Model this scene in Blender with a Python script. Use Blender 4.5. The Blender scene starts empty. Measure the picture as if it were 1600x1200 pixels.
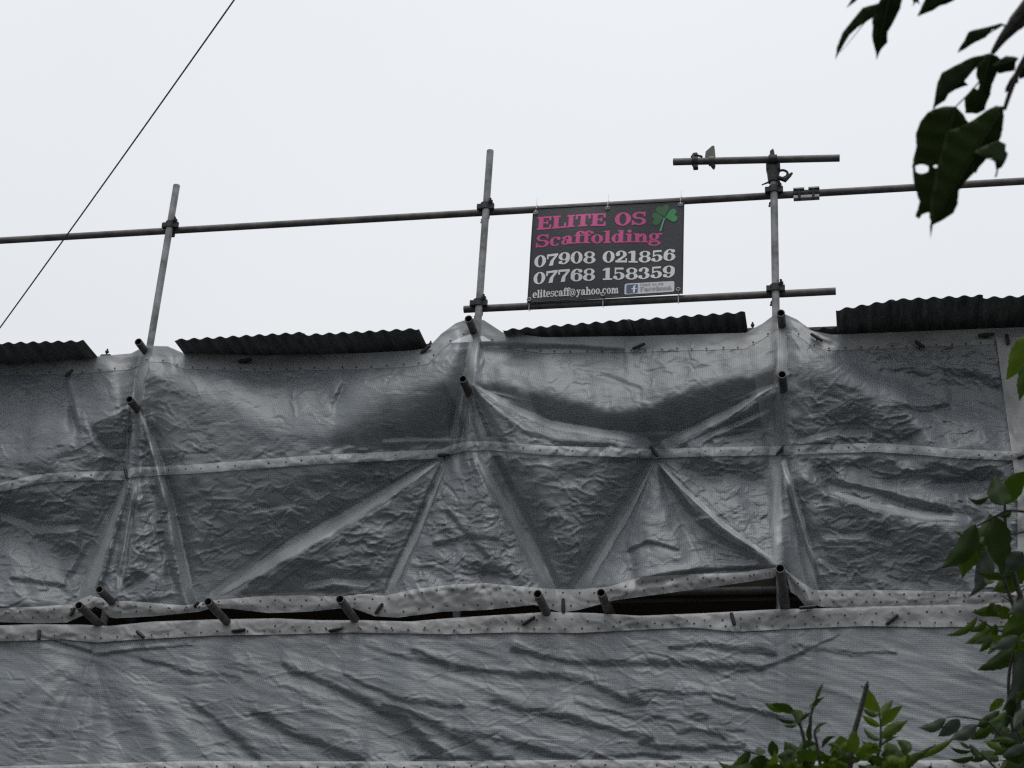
import bpy, bmesh, math, random
import numpy as np
from mathutils import Vector, Matrix

# ------------------------------------------------------------------ camera
SC = bpy.context.scene
COL = SC.collection
YAW, PITCH, ROLL = math.radians(12.13), math.radians(27.41), math.radians(3.44)
FPX, CAM = 2816.0, Vector((0.0, -10.0, 1.6))
_f = Vector((-math.sin(YAW)*math.cos(PITCH), math.cos(YAW)*math.cos(PITCH), math.sin(PITCH)))
_r0 = Vector((math.cos(YAW), math.sin(YAW), 0)); _u0 = _r0.cross(_f)
_r = math.cos(ROLL)*_r0 + math.sin(ROLL)*_u0
_u = -math.sin(ROLL)*_r0 + math.cos(ROLL)*_u0
cam_d = bpy.data.cameras.new('camera'); cam = bpy.data.objects.new('camera', cam_d); COL.objects.link(cam)
M = Matrix((_r, _u, -_f)).transposed().to_4x4(); M.translation = CAM
cam.matrix_world = M
cam_d.sensor_width = 36.0; cam_d.lens = FPX/1600*36.0
cam_d.clip_start = 0.05; cam_d.clip_end = 3000
cam_d.dof.use_dof = True; cam_d.dof.focus_distance = 12.3; cam_d.dof.aperture_fstop = 11.0
SC.camera = cam

# ------------------------------------------------------------------ sky, sun, exposure
SUN_EL, SUN_AZ = math.radians(70), math.radians(187)      # azimuth from +y clockwise
w = bpy.data.worlds.new('World'); SC.world = w; w.use_nodes = True
nt = w.node_tree; nt.nodes.clear()
def wn(t, **k):
    n = nt.nodes.new(t)
    for a, b in k.items(): setattr(n, a, b)
    return n
sky = wn('ShaderNodeTexSky', sky_type='NISHITA', sun_disc=False, sun_elevation=SUN_EL, sun_rotation=SUN_AZ)
tc = wn('ShaderNodeTexCoord')
hs = wn('ShaderNodeHueSaturation'); hs.inputs['Saturation'].default_value = 0.25
nt.links.new(sky.outputs[0], hs.inputs['Color'])
cl = wn('ShaderNodeTexNoise'); cl.inputs['Scale'].default_value = 2.2; cl.inputs['Detail'].default_value = 4
nt.links.new(tc.outputs['Generated'], cl.inputs['Vector'])
cr = wn('ShaderNodeValToRGB')
cr.color_ramp.elements[0].position = 0.3; cr.color_ramp.elements[0].color = (7.8, 8.1, 8.6, 1)
cr.color_ramp.elements[1].position = 0.7; cr.color_ramp.elements[1].color = (8.2, 8.42, 8.72, 1)
nt.links.new(cl.outputs['Fac'], cr.inputs['Fac'])
mx = wn('ShaderNodeMix', data_type='RGBA'); mx.inputs['Factor'].default_value = 0.96
nt.links.new(hs.outputs[0], mx.inputs['A']); nt.links.new(cr.outputs[0], mx.inputs['B'])
bg = wn('ShaderNodeBackground'); bg.inputs['Strength'].default_value = 0.1
wo = wn('ShaderNodeOutputWorld')
# an overcast dome grows brighter overhead
sx = wn('ShaderNodeSeparateXYZ'); nt.links.new(tc.outputs['Generated'], sx.inputs[0])
mr = wn('ShaderNodeMapRange'); mr.inputs['From Min'].default_value = 0; mr.inputs['From Max'].default_value = 1; mr.inputs['To Min'].default_value = .80; mr.inputs['To Max'].default_value = 1.22
nt.links.new(sx.outputs[2], mr.inputs['Value'])
vm = wn('ShaderNodeVectorMath', operation='SCALE'); nt.links.new(mx.outputs['Result'], vm.inputs[0]); nt.links.new(mr.outputs[0], vm.inputs['Scale'])
nt.links.new(vm.outputs[0], bg.inputs['Color']); nt.links.new(bg.outputs[0], wo.inputs[0])
sd = bpy.data.lights.new('sun', 'SUN'); sd.energy = 1.3; sd.angle = math.radians(30); sd.color = (1, .97, .93)
so = bpy.data.objects.new('sun', sd); COL.objects.link(so)
sv = Vector((math.sin(SUN_AZ)*math.cos(SUN_EL), math.cos(SUN_AZ)*math.cos(SUN_EL), math.sin(SUN_EL)))
so.rotation_euler = (-sv).to_track_quat('-Z', 'Y').to_euler(); so.location = (0, -20, 30)
SC.view_settings.view_transform = 'Standard'; SC.view_settings.look = 'None'
SC.view_settings.exposure = 0.0; SC.view_settings.gamma = 1.0
SC.view_settings.use_curve_mapping = False
SC.cycles.use_denoising = False
SC.cycles.max_bounces = 6; SC.cycles.diffuse_bounces = 3; SC.cycles.glossy_bounces = 2; SC.cycles.transparent_max_bounces = 8
SC.cycles.filter_width = 1.3

# ------------------------------------------------------------------ helpers
def ray(px, py):
    return _r*((px-800)/FPX) + _u*((600-py)/FPX) + _f
def at(px, py, Y):                      # point of the vertical plane y = Y seen at a photo pixel
    d = ray(px, py); return CAM + d*((Y-CAM.y)/d.y)
def atz(px, py, z):
    d = ray(px, py); return CAM + d*((z-CAM.z)/d.z)
def atd(px, py, dist):
    d = ray(px, py); return CAM + d*(dist/d.length)

def tag(o, label=None, cat=None, group=None, kind=None):
    if label: o['label'] = label
    if cat: o['category'] = cat
    if group: o['group'] = group
    if kind: o['kind'] = kind
    return o
def empty(name, loc=(0, 0, 0)):
    o = bpy.data.objects.new(name, None); COL.objects.link(o); o.location = loc
    o.empty_display_size = 0.1
    return o
def link(name, me, mat=None, parent=None, smooth=False):
    o = bpy.data.objects.new(name, me); COL.objects.link(o)
    if mat and not me.materials: me.materials.append(mat)
    if parent:
        o.parent = parent; o.matrix_parent_inverse = Matrix.Translation(-parent.location)
    if smooth:
        me.polygons.foreach_set('use_smooth', [True]*len(me.polygons))
    return o
class MB:
    """collects vertices and faces of one mesh"""
    def __init__(s): s.v = []; s.f = []
    def add(s, vs, fs):
        b = len(s.v); s.v += [tuple(v) for v in vs]; s.f += [tuple(b+i for i in f) for f in fs]
    def frame(s, d):
        d = Vector(d).normalized(); a = Vector((0, 0, 1)) if abs(d.z) < .9 else Vector((1, 0, 0))
        x = d.cross(a).normalized(); return x, d.cross(x).normalized(), d
    def tube(s, p0, p1, r, n=20, hollow=0.0, r1=None):
        p0, p1 = Vector(p0), Vector(p1); x, y, d = s.frame(p1-p0); r1 = r if r1 is None else r1
        ring = lambda p, q: [p + (x*math.cos(2*math.pi*i/n) + y*math.sin(2*math.pi*i/n))*q for i in range(n)]
        if hollow:
            vs = ring(p0, r)+ring(p1, r1)+ring(p0, hollow)+ring(p1, hollow)
            fs = []
            for i in range(n):
                j = (i+1) % n
                fs += [(i, j, n+j, n+i), (2*n+j, 2*n+i, 3*n+i, 3*n+j), (i, 2*n+i, 2*n+j, j), (n+i, n+j, 3*n+j, 3*n+i)]
        else:
            vs = ring(p0, r)+ring(p1, r1); fs = [(i, (i+1) % n, n+(i+1) % n, n+i) for i in range(n)]
            fs += [tuple(range(n))[::-1], tuple(range(n, 2*n))]
        s.add(vs, fs)
    def path(s, pts, rads, n=8):
        pts = [Vector(p) for p in pts]; rs = rads if hasattr(rads, '__len__') else [rads]*len(pts)
        b = len(s.v); x0 = None
        for i, p in enumerate(pts):
            d = (pts[min(i+1, len(pts)-1)] - pts[max(i-1, 0)]).normalized()
            if x0 is None: x0, y0, _ = s.frame(d)
            else:
                x0 = (x0 - d*x0.dot(d)).normalized(); y0 = d.cross(x0)
            s.v += [tuple(p + (x0*math.cos(2*math.pi*k/n) + y0*math.sin(2*math.pi*k/n))*rs[i]) for k in range(n)]
        for i in range(len(pts)-1):
            for k in range(n):
                a = b+i*n+k; c = b+i*n+(k+1) % n; s.f.append((a, c, c+n, a+n))
        s.f.append(tuple(b+k for k in range(n))[::-1]); e = b+(len(pts)-1)*n; s.f.append(tuple(e+k for k in range(n)))
    def box(s, c, ex, ey, ez):                # centre and three half-axis vectors
        c = Vector(c); ex, ey, ez = Vector(ex), Vector(ey), Vector(ez)
        vs = [c+ex*i+ey*j+ez*k for i in (-1, 1) for j in (-1, 1) for k in (-1, 1)]
        s.add(vs, [(0, 1, 3, 2), (4, 6, 7, 5), (0, 4, 5, 1), (2, 3, 7, 6), (0, 2, 6, 4), (1, 5, 7, 3)])
    def mesh(s, name):
        me = bpy.data.meshes.new(name); me.from_pydata(s.v, [], s.f); me.update(); return me
    def build(s, name, mat, parent=None, smooth=False, bevel=0):
        me = s.mesh(name)
        if bevel or smooth:
            bm = bmesh.new(); bm.from_mesh(me)
            if bevel: bmesh.ops.bevel(bm, geom=list(bm.edges), offset=bevel, segments=2, affect='EDGES', profile=.6)
            bmesh.ops.recalc_face_normals(bm, faces=list(bm.faces))
            bm.to_mesh(me); bm.free()
        o = link(name, me, mat, parent)
        if smooth:
            me.polygons.foreach_set('use_smooth', [True]*len(me.polygons)); me.set_sharp_from_angle(angle=math.radians(40))
        return o

# ------------------------------------------------------------------ materials
def material(name, col, rough=.6, spec=.5, metal=0.0, var=0.0, vscale=8.0, var_col=None, bump=0.0, bscale=60.0, coord='Object', stretch=None):
    m = bpy.data.materials.new(name); m.use_nodes = True; t = m.node_tree; b = t.nodes['Principled BSDF']
    b.inputs['Base Color'].default_value = (*col, 1); b.inputs['Roughness'].default_value = rough
    b.inputs['Specular IOR Level'].default_value = spec; b.inputs['Metallic'].default_value = metal
    c = t.nodes.new('ShaderNodeTexCoord'); vec = c.outputs[coord]
    if stretch:
        mp = t.nodes.new('ShaderNodeMapping'); mp.inputs['Scale'].default_value = stretch
        t.links.new(vec, mp.inputs['Vector']); vec = mp.outputs[0]
    if var or var_col:
        n = t.nodes.new('ShaderNodeTexNoise'); n.inputs['Scale'].default_value = vscale; n.inputs['Detail'].default_value = 6
        n.inputs['Roughness'].default_value = .65
        t.links.new(vec, n.inputs['Vector'])
        r = t.nodes.new('ShaderNodeValToRGB'); r.color_ramp.elements[0].position = .35; r.color_ramp.elements[1].position = .65
        c2 = var_col or tuple(x*(1+var) for x in col); c1 = tuple(x*(1-var) for x in col)
        r.color_ramp.elements[0].color = (*c1, 1); r.color_ramp.elements[1].color = (*c2, 1)
        t.links.new(n.outputs['Fac'], r.inputs['Fac']); t.links.new(r.outputs[0], b.inputs['Base Color'])
    if bump:
        n2 = t.nodes.new('ShaderNodeTexNoise'); n2.inputs['Scale'].default_value = bscale; n2.inputs['Detail'].default_value = 4
        t.links.new(vec, n2.inputs['Vector'])
        bp = t.nodes.new('ShaderNodeBump'); bp.inputs['Strength'].default_value = bump; bp.inputs['Distance'].default_value = .01
        t.links.new(n2.outputs['Fac'], bp.inputs['Height']); t.links.new(bp.outputs[0], b.inputs['Normal'])
    return m

CRK = .6
def fabric_material(name, col, transp, transl, rough, weave=True, feather=False):
    m = bpy.data.materials.new(name); m.use_nodes = True; t = m.node_tree; b = t.nodes['Principled BSDF']; out = t.nodes['Material Output']
    L = t.links.new
    def math_(op, a, bb=None):
        n = t.nodes.new('ShaderNodeMath'); n.operation = op
        for i, q in enumerate((a, bb)):
            if q is None: continue
            if isinstance(q, (int, float)): n.inputs[i].default_value = q
            else: L(q, n.inputs[i])
        return n.outputs[0]
    b.inputs['Roughness'].default_value = rough; b.inputs['Specular IOR Level'].default_value = .8 if weave else .5
    b.inputs['Coat Weight'].default_value = .42 if weave else 0; b.inputs['Coat Roughness'].default_value = .38
    uv = t.nodes.new('ShaderNodeUVMap'); sep = t.nodes.new('ShaderNodeSeparateXYZ'); L(uv.outputs[0], sep.inputs[0])
    nz = t.nodes.new('ShaderNodeTexNoise'); nz.inputs['Scale'].default_value = 1.6; nz.inputs['Detail'].default_value = 5; L(uv.outputs[0], nz.inputs['Vector'])
    rp = t.nodes.new('ShaderNodeValToRGB'); rp.color_ramp.elements[0].position = .3; rp.color_ramp.elements[1].position = .7
    rp.color_ramp.elements[0].color = (*[c*.88 for c in col], 1); rp.color_ramp.elements[1].color = (*[c*1.08 for c in col], 1)
    L(nz.outputs['Fac'], rp.inputs['Fac']); L(rp.outputs[0], b.inputs['Base Color'])
    tl = t.nodes.new('ShaderNodeBsdfTranslucent'); L(rp.outputs[0], tl.inputs['Color'])
    tp = t.nodes.new('ShaderNodeBsdfTransparent'); tp.inputs['Color'].default_value = (.93, .96, .97, 1)
    m1 = t.nodes.new('ShaderNodeMixShader'); m1.inputs[0].default_value = transl; L(b.outputs[0], m1.inputs[1]); L(tl.outputs[0], m1.inputs[2])
    m2 = t.nodes.new('ShaderNodeMixShader'); L(m1.outputs[0], m2.inputs[1]); L(tp.outputs[0], m2.inputs[2])
    fine = t.nodes.new('ShaderNodeTexNoise'); fine.inputs['Scale'].default_value = 55; fine.inputs['Detail'].default_value = 3; L(uv.outputs[0], fine.inputs['Vector'])
    def crease(sx_, sy_, dist_, rot=0.0):
        mp_ = t.nodes.new('ShaderNodeMapping'); mp_.inputs['Rotation'].default_value = (0, 0, rot); mp_.inputs['Scale'].default_value = (sx_, sy_, 1); L(uv.outputs[0], mp_.inputs['Vector'])
        q = t.nodes.new('ShaderNodeTexNoise'); q.noise_type = 'RIDGED_MULTIFRACTAL'; q.inputs['Scale'].default_value = 1; q.inputs['Detail'].default_value = 2; q.inputs['Distortion'].default_value = dist_; L(mp_.outputs[0], q.inputs['Vector'])
        return q.outputs['Fac']
    at_ = t.nodes.new('ShaderNodeAttribute'); at_.attribute_name = 'crinkle'
    cr_ = math_('ADD', math_('MULTIPLY', crease(9, 26, .7, .12), .9), math_('MULTIPLY', crease(17, 42, .5, -.25), .55))
    h = math_('ADD', math_('MULTIPLY', fine.outputs['Fac'], .35), math_('MULTIPLY', math_('MULTIPLY', cr_, at_.outputs['Fac']), CRK))
    if weave:
        P = .0125
        wx = math_('ABSOLUTE', math_('SINE', math_('MULTIPLY', sep.outputs[0], math.pi/P)))
        wy = math_('ABSOLUTE', math_('SINE', math_('MULTIPLY', sep.outputs[1], math.pi/P)))
        cell = math_('MULTIPLY', wx, wy)                       # 0 on the threads, 1 inside a cell
        fac = math_('ADD', math_('MULTIPLY', cell, transp*.4), transp*.83)
        L(fac, m2.inputs[0])
        h = math_('SUBTRACT', math_('MULTIPLY', h, .7), math_('MULTIPLY', cell, .12))
    else: m2.inputs[0].default_value = transp
    bp = t.nodes.new('ShaderNodeBump'); bp.inputs['Strength'].default_value = .5; bp.inputs['Distance'].default_value = .010
    L(h, bp.inputs['Height']); L(bp.outputs[0], b.inputs['Normal'])
    if feather:                                             # the fold runs out into the single sheet towards its margins
        fa = t.nodes.new('ShaderNodeAttribute'); fa.attribute_name = 'margin'
        m3 = t.nodes.new('ShaderNodeMixShader'); tp2 = t.nodes.new('ShaderNodeBsdfTransparent')
        L(fa.outputs['Fac'], m3.inputs[0]); L(m2.outputs[0], m3.inputs[1]); L(tp2.outputs[0], m3.inputs[2]); L(m3.outputs[0], out.inputs[0])
    else: L(m2.outputs[0], out.inputs[0])
    return m

def leaf_material(name, col, transl):
    m = bpy.data.materials.new(name); m.use_nodes = True; t = m.node_tree; b = t.nodes['Principled BSDF']; out = t.nodes['Material Output']
    L = t.links.new
    oi = t.nodes.new('ShaderNodeObjectInfo'); tc_ = t.nodes.new('ShaderNodeTexCoord')
    n = t.nodes.new('ShaderNodeTexNoise'); n.inputs['Scale'].default_value = 25; L(tc_.outputs['Object'], n.inputs['Vector'])
    ad = t.nodes.new('ShaderNodeMath'); ad.operation = 'MULTIPLY_ADD'; ad.inputs[1].default_value = .6; L(oi.outputs['Random'], ad.inputs[0])
    mu = t.nodes.new('ShaderNodeMath'); mu.operation = 'MULTIPLY'; mu.inputs[1].default_value = .5; L(n.outputs['Fac'], mu.inputs[0]); L(mu.outputs[0], ad.inputs[2])
    r = t.nodes.new('ShaderNodeValToRGB'); r.color_ramp.elements[0].color = (*[c*.6 for c in col], 1)
    r.color_ramp.elements[1].color = (col[0]*1.5, col[1]*1.35, col[2]*1.1, 1); L(ad.outputs[0], r.inputs['Fac'])
    L(r.outputs[0], b.inputs['Base Color']); b.inputs['Roughness'].default_value = .5; b.inputs['Specular IOR Level'].default_value = .18
    tl = t.nodes.new('ShaderNodeBsdfTranslucent'); L(r.outputs[0], tl.inputs['Color'])
    mx_ = t.nodes.new('ShaderNodeMixShader'); mx_.inputs[0].default_value = transl
    L(b.outputs[0], mx_.inputs[1]); L(tl.outputs[0], mx_.inputs[2]); L(mx_.outputs[0], out.inputs[0])
    return m

MAT = dict(
    steel=material('galvanised_steel', (.19, .193, .2), .5, .5, .1, var=.5, vscale=9, bump=.2, bscale=90),
    steel_dark=material('weathered_steel', (.085, .085, .09), .55, .5, .2, var_col=(.13, .12, .11), var=.4, vscale=11, bump=.2, bscale=90),
    iron=material('dark_forged_coupler', (.028, .028, .03), .6, .4, .3, var=.5, vscale=60, bump=.3, bscale=200),
    zinc=material('bright_zinc', (.28, .28, .29), .45, .5, .3, var=.3, vscale=40),
    roof=material('dark_corrugated_iron', (.085, .09, .096), .6, .4, .0, var=.45, vscale=5, stretch=(6, 1, 1), bump=.15, bscale=70),
    sheet=fabric_material('reinforced_sheeting', (.268, .30, .325), .40, .14, .47),
    fold=fabric_material('doubled_sheeting', (.35, .375, .39), .22, .15, .46, feather=True),
    pole_highlight=fabric_material('pole_highlight_film', (.36, .37, .38), .15, .15, .45, feather=True),  # paler copy of the sheeting, brightness of the poles behind put into colour
    hem=fabric_material('white_hem_tape', (.37, .37, .375), .14, .15, .42, weave=False),
    hem_seam=fabric_material('seam_tape', (.36, .37, .38), .24, .15, .42, weave=False),
    hem_clear=fabric_material('clear_hem_tape', (.30, .315, .325), .14, .2, .4, weave=False),
    eyelet=material('dark_eyelet', (.05, .05, .05), .7),
    tie=material('black_elastic', (.012, .012, .013), .55, .4),
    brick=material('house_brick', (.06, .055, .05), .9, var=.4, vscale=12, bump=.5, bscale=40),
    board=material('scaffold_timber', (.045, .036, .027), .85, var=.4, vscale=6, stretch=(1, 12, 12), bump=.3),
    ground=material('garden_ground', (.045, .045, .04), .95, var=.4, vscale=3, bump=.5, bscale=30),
    cable=material('black_cable', (.03, .03, .032), .6),
    pvc=fabric_material('printed_banner_vinyl', (.036, .037, .045), .0, .35, .45, weave=False),
    pink=material('print_pink', (.50, .04, .21), .5), white=material('print_white', (.68, .68, .68), .5),
    green=material('print_green', (.014, .21, .06), .5), green_dark=material('print_dark_green', (.006, .10, .022), .5),
    green_pale=material('print_pale_green', (.10, .32, .24), .5),
    blue=material('print_blue', (.05, .08, .17), .5), grey=material('print_grey', (.26, .26, .27), .5), badge=material('print_pale', (.56, .58, .60), .5),
    nylon=material('white_nylon', (.75, .75, .75), .4),
    leaf_dark=leaf_material('dark_leaf', (.019, .040, .008), .35),
    leaf=leaf_material('mid_leaf', (.028, .058, .006), .32),
    leaf_light=leaf_material('fresh_leaf', (.055, .10, .008), .4),
    leaf_pale=leaf_material('bluish_leaf', (.035, .052, .042), .3),
    bark=material('green_brown_bark', (.026, .024, .018), .85, var=.4, vscale=40, bump=.4, bscale=120),
)

# ------------------------------------------------------------------ ground and house
mb = MB(); G = 1500
mb.add([(-G, -G, 0), (G, -G, 0), (G, G, 0), (-G, G, 0)], [(0, 1, 2, 3)])
tag(mb.build('ground', MAT['ground']), kind='structure')

house = empty('house', (-2.5, 1.3, 0))
mb = MB(); HZ = at(740, 534, 1.3).z
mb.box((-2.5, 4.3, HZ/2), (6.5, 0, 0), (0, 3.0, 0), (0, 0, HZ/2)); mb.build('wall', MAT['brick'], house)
mb = MB()
mb.add([(-9.2, 1.35, HZ+.005), (4.2, 1.35, HZ+.005), (4.2, 4.3, HZ+.6), (-9.2, 4.3, HZ+.6), (4.2, 7.4, HZ+.005), (-9.2, 7.4, HZ+.005)], [(0, 1, 2, 3), (3, 2, 4, 5), (0, 3, 5), (1, 4, 2), (0, 5, 4, 1)])
mb.build('roof', MAT['roof'], house)
tag(house, 'brick house hidden behind the sheeted scaffold', 'house')

# ------------------------------------------------------------------ scaffold tubes
TR, TI = .0242, .0198
def tube_thing(name, p0, p1, label, mat='steel', group=None, cat='scaffold tube', r=TR):
    mb = MB(); mb.tube(p0, p1, r, 24, hollow=r*.82)
    o = mb.build(name, MAT[mat], None, smooth=True)
    return tag(o, label, cat, group)
STD = []
for (px, py, tx, ty, lab) in ((235, 535, 276, 290, 'leftmost upright scaffold pole rising through sheeting, rail clamped to it'),
                     (744, 495, 766, 236, 'middle upright scaffold pole, tallest, just left of the sign banner'),
                     (1211, 480, 1208.5, 246, 'upright scaffold pole right of the banner, carrying a short crosswise tube on top')):
    b_, t_ = at(px, py, 0), at(tx, ty, 0); x = (b_.x+t_.x)/2
    STD.append((x, t_.z)); tube_thing('scaffold_pole', (x, 0, 0), (t_.x, 0, t_.z), lab, group='upright scaffold poles')
for x in (STD[0][0]-2.25, STD[2][0]+1.95):
    tube_thing('scaffold_pole', (x, 0, 0), (x, 0, 8.6), f'upright scaffold pole hidden behind the sheeting beyond the {"left" if x < -5 else "right"} edge of the picture', group='upright scaffold poles')
RY = .0495
A, B = at(0, 376, RY), at(1600, 283, RY); ux = (B-A)/(B.x-A.x)
J = at(1260, 303, RY)
z_at = lambda x: A + ux*(x-A.x)
tube_thing('guard_rail', z_at(-9.5), z_at(J.x-.002), 'long upper guard rail tube running left from the sleeve coupler past the banner', 'steel_dark', 'guard rails')
tube_thing('guard_rail', z_at(J.x+.002), z_at(3.0), 'upper guard rail tube right of the sleeve coupler, passing behind the hanging leaves', 'steel_dark', 'guard rails')
L0, L1 = at(725, 483.5, RY), at(1306, 455, RY)
tube_thing('lower_rail', L0, L1, 'lower guard rail tube along the bottom of the banner, both ends free', 'steel_dark', 'guard rails')
S0, S1 = at(1052, 253, -.03), at(1312, 247, -.03)
tube_thing('cross_tube', S0, S1, 'short level tube clamped across the top of the right pole', 'steel_dark', 'guard rails')
for zpx, lab in ((548, 'top'), (690, 'middle'), (930, 'platform')):
    q = at(740, zpx, RY)
    tube_thing('ledger', (-9.5, RY, q.z), (3.0, RY, q.z), f'{lab} ledger tube showing faintly behind the sheeting', 'steel_dark', 'ledgers behind the sheeting')

# couplers ------------------------------------------------------------------
def coupler(p, d1, d2, label, spin=1, bolt=.06):
    """double coupler: one collar on direction d1 at p, one on d2 behind it"""
    p = Vector(p); o = empty('coupler', p); d1 = Vector(d1).normalized(); d2 = Vector(d2).normalized()
    n = Vector((0, 1, 0))
    for k, (d, c) in enumerate(((d1, p), (d2, p+n*.0495))):
        side = d.cross(n).normalized()*spin
        mb = MB(); mb.tube(c-d*.024, c+d*.024, .0335, 20, hollow=.0248); mb.build('collar', MAT['iron'], o, smooth=True)
        mb = MB()                                     # hinged flap with its bolt and nut
        mb.box(c+side*.044, side*.018, n*.013, d*.023); mb.build('flap', MAT['iron'], o, bevel=.005)
        mb = MB(); mb.box(c-side*.042, side*.014, n*.016, d*.020); mb.build('hinge', MAT['iron'], o, bevel=.005)
        sgn = 1 if k == 0 else -1
        b0 = c+side*.045; bd = (d*.8 - side*.12*sgn - n*.35).normalized() if k == 0 else (side*.75+d*.5*sgn).normalized()
        mb = MB(); mb.tube(b0-bd*.02, b0+bd*bolt, .0075, 8); mb.tube(b0+bd*(bolt*.45), b0+bd*(bolt*.45+.016), .015, 6); mb.build('bolt', MAT['iron'], o)
    mb = MB(); mb.box(p+n*.025, d1*.026, d2*.026, n*.010); mb.build('body', MAT['iron'], o, bevel=.004)
    return tag(o, label, 'coupler', 'tube couplers')
UP = Vector((0, 0, 1)); RT = Vector((1, 0, 0))
def rail_at(x, P, Q): return P + (Q-P)*((x-P.x)/(Q.x-P.x))
for i, lab in enumerate(('leftmost pole', 'middle pole left of banner', 'right pole below the cross tube')):
    q = rail_at(STD[i][0], A, B)
    coupler((STD[i][0], 0, q.z+.012), UP, RT, f'dark coupler joining the upper guard rail to the {lab}', spin=-1)
for i, lab in ((1, 'middle pole below the banner corner'), (2, 'right pole above the sheeting peak')):
    q = rail_at(STD[i][0], L0, L1)
    coupler((STD[i][0], 0, q.z+.012), UP, RT, f'dark coupler joining the lower rail to the {lab}', spin=-1)
# swivel coupler under the cross tube, with one clamp swung open
c = rail_at(STD[2][0], S0, S1); o = empty('coupler', c)
d = (S1-S0).normalized()
mb = MB(); mb.tube(c-d*.027, c+d*.027, .034, 20, hollow=.0248); mb.build('collar', MAT['iron'], o, smooth=True)
mb = MB(); mb.tube(Vector((STD[2][0], 0, c.z-.16)), Vector((STD[2][0], 0, c.z-.05)), .035, 20, hollow=.0248, r1=.045); mb.build('collar', MAT['iron'], o, smooth=True)
mb = MB(); mb.box((STD[2][0], -.002, c.z-.045), (.046, 0, 0), (0, .03, 0), (0, 0, .028)); mb.build('body', MAT['iron'], o, bevel=.008)
mb = MB(); mb.path([c+Vector((-.002, -.01, .02)), c+Vector((-.004, -.01, .06)), c+Vector((.002, -.01, .078))], [.017, .014, .004], 8); mb.build('bolt', MAT['iron'], o)
mb = MB(); mb.path([Vector((STD[2][0]-.03, -.02, c.z-.17)), Vector((STD[2][0]-.075, -.03, c.z-.195))], [.007, .004], 6); mb.build('bolt', MAT['iron'], o)
mb = MB()
cc = Vector((STD[2][0]+.062, -.01, c.z-.105))
mb.path([cc+Vector((.036*math.cos(a)-.004, 0, .030*math.sin(a))) for a in np.linspace(math.radians(200), math.radians(-75), 14)], .0085, 8)
mb.path([cc+Vector((-.028, 0, -.028)), cc+Vector((.015, 0, -.048)), cc+Vector((.045, 0, -.015)), cc+Vector((.062, 0, .004))], [.014, .018, .013, .007], 8)
mb.build('open_clamp', MAT['iron'], o, smooth=True)
tag(o, 'swivel coupler with one clamp hanging open under the cross tube on the right pole', 'coupler', 'tube couplers')
# two loose couplers on the left half of the cross tube
for px, big, lab in ((1086, 0, 'dark coupler left nearest the free end of the cross tube'), (1112, 1, 'grey coupler with raised wedge plate, second from the free end of the cross tube')):
    c = rail_at(at(px, 250, -.03).x, S0, S1); o = empty('coupler', c)
    mb = MB(); mb.tube(c-d*.018, c+d*.018, .0345, 20, hollow=.0248); mb.build('collar', MAT['iron' if not big else 'steel_dark'], o, smooth=True)
    mb = MB()
    if big:
        q = [c+Vector(v) for v in ((-.045, -.01, .024), (.026, -.01, .026), (.018, -.01, .118), (.002, -.01, .118), (-.040, -.01, .075))]
        n = len(q); mb.add(q+[v+Vector((0, .035, 0)) for v in q], [tuple(range(n)), tuple(range(2*n-1, n-1, -1))]+[(i, n+i, n+(i+1) % n, (i+1) % n) for i in range(n)])
        mb.build('wedge_plate', MAT['steel_dark'], o, bevel=.004)
        mb = MB(); mb.path([c+Vector((.004, 0, -.02)), c+Vector((.012, 0, -.05)), c+Vector((.014, 0, -.066))], [.02, .014, .006], 8); mb.build('bolt', MAT['iron'], o)
    else:
        mb.path([c+Vector((-.008, 0, .03)), c+Vector((0, 0, .052)), c+Vector((.012, 0, .066))], [.024, .021, .008], 8)
        mb.build('flap', MAT['iron'], o); mb = MB(); mb.box(c+Vector((.004, 0, -.046)), (.016, 0, 0), (0, .018, 0), (0, 0, .012)); mb.build('hinge', MAT['iron'], o)
        mb = MB(); mb.tube(c+Vector((.002, -.02, .04)), c+Vector((.05, -.02, .02)), .008, 8); mb.build('bolt', MAT['iron'], o)
    tag(o, lab, 'coupler', 'tube couplers')
# sleeve coupler of the upper rail
o = empty('sleeve_coupler', J); rd = (B-A).normalized(); dn = rd.cross(Vector((0, 1, 0))).normalized()
if dn.z > 0: dn = -dn
mb = MB(); mb.tube(J-rd*.085, J+rd*.085, .0275, 20, hollow=.0246); mb.build('sleeve', MAT['iron'], o, smooth=True)
for k in (-.048, .050):
    mb = MB(); mb.box(J-dn*.028+rd*k-Vector((0, .012, 0)), rd*.036, dn*.006, (0, .02, 0)); mb.build('top_flange', MAT['zinc'], o, bevel=.002)
mb = MB(); mb.box(J+dn*.038-Vector((0, .012, 0)), rd*.084, dn*.011, (0, .02, 0)); mb.build('bottom_flange', MAT['zinc'], o, bevel=.003)
for k in (-.045, .045):
    mb = MB(); mb.tube(J+rd*k-dn*.01-Vector((0, .034, 0)), J+rd*k+dn*.058-Vector((0, .028, 0)), .010, 8); mb.build('bolt', MAT['iron'], o)
tag(o, 'silvery sleeve coupler joining two lengths of upper rail right of the poles', 'coupler', 'tube couplers')

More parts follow.
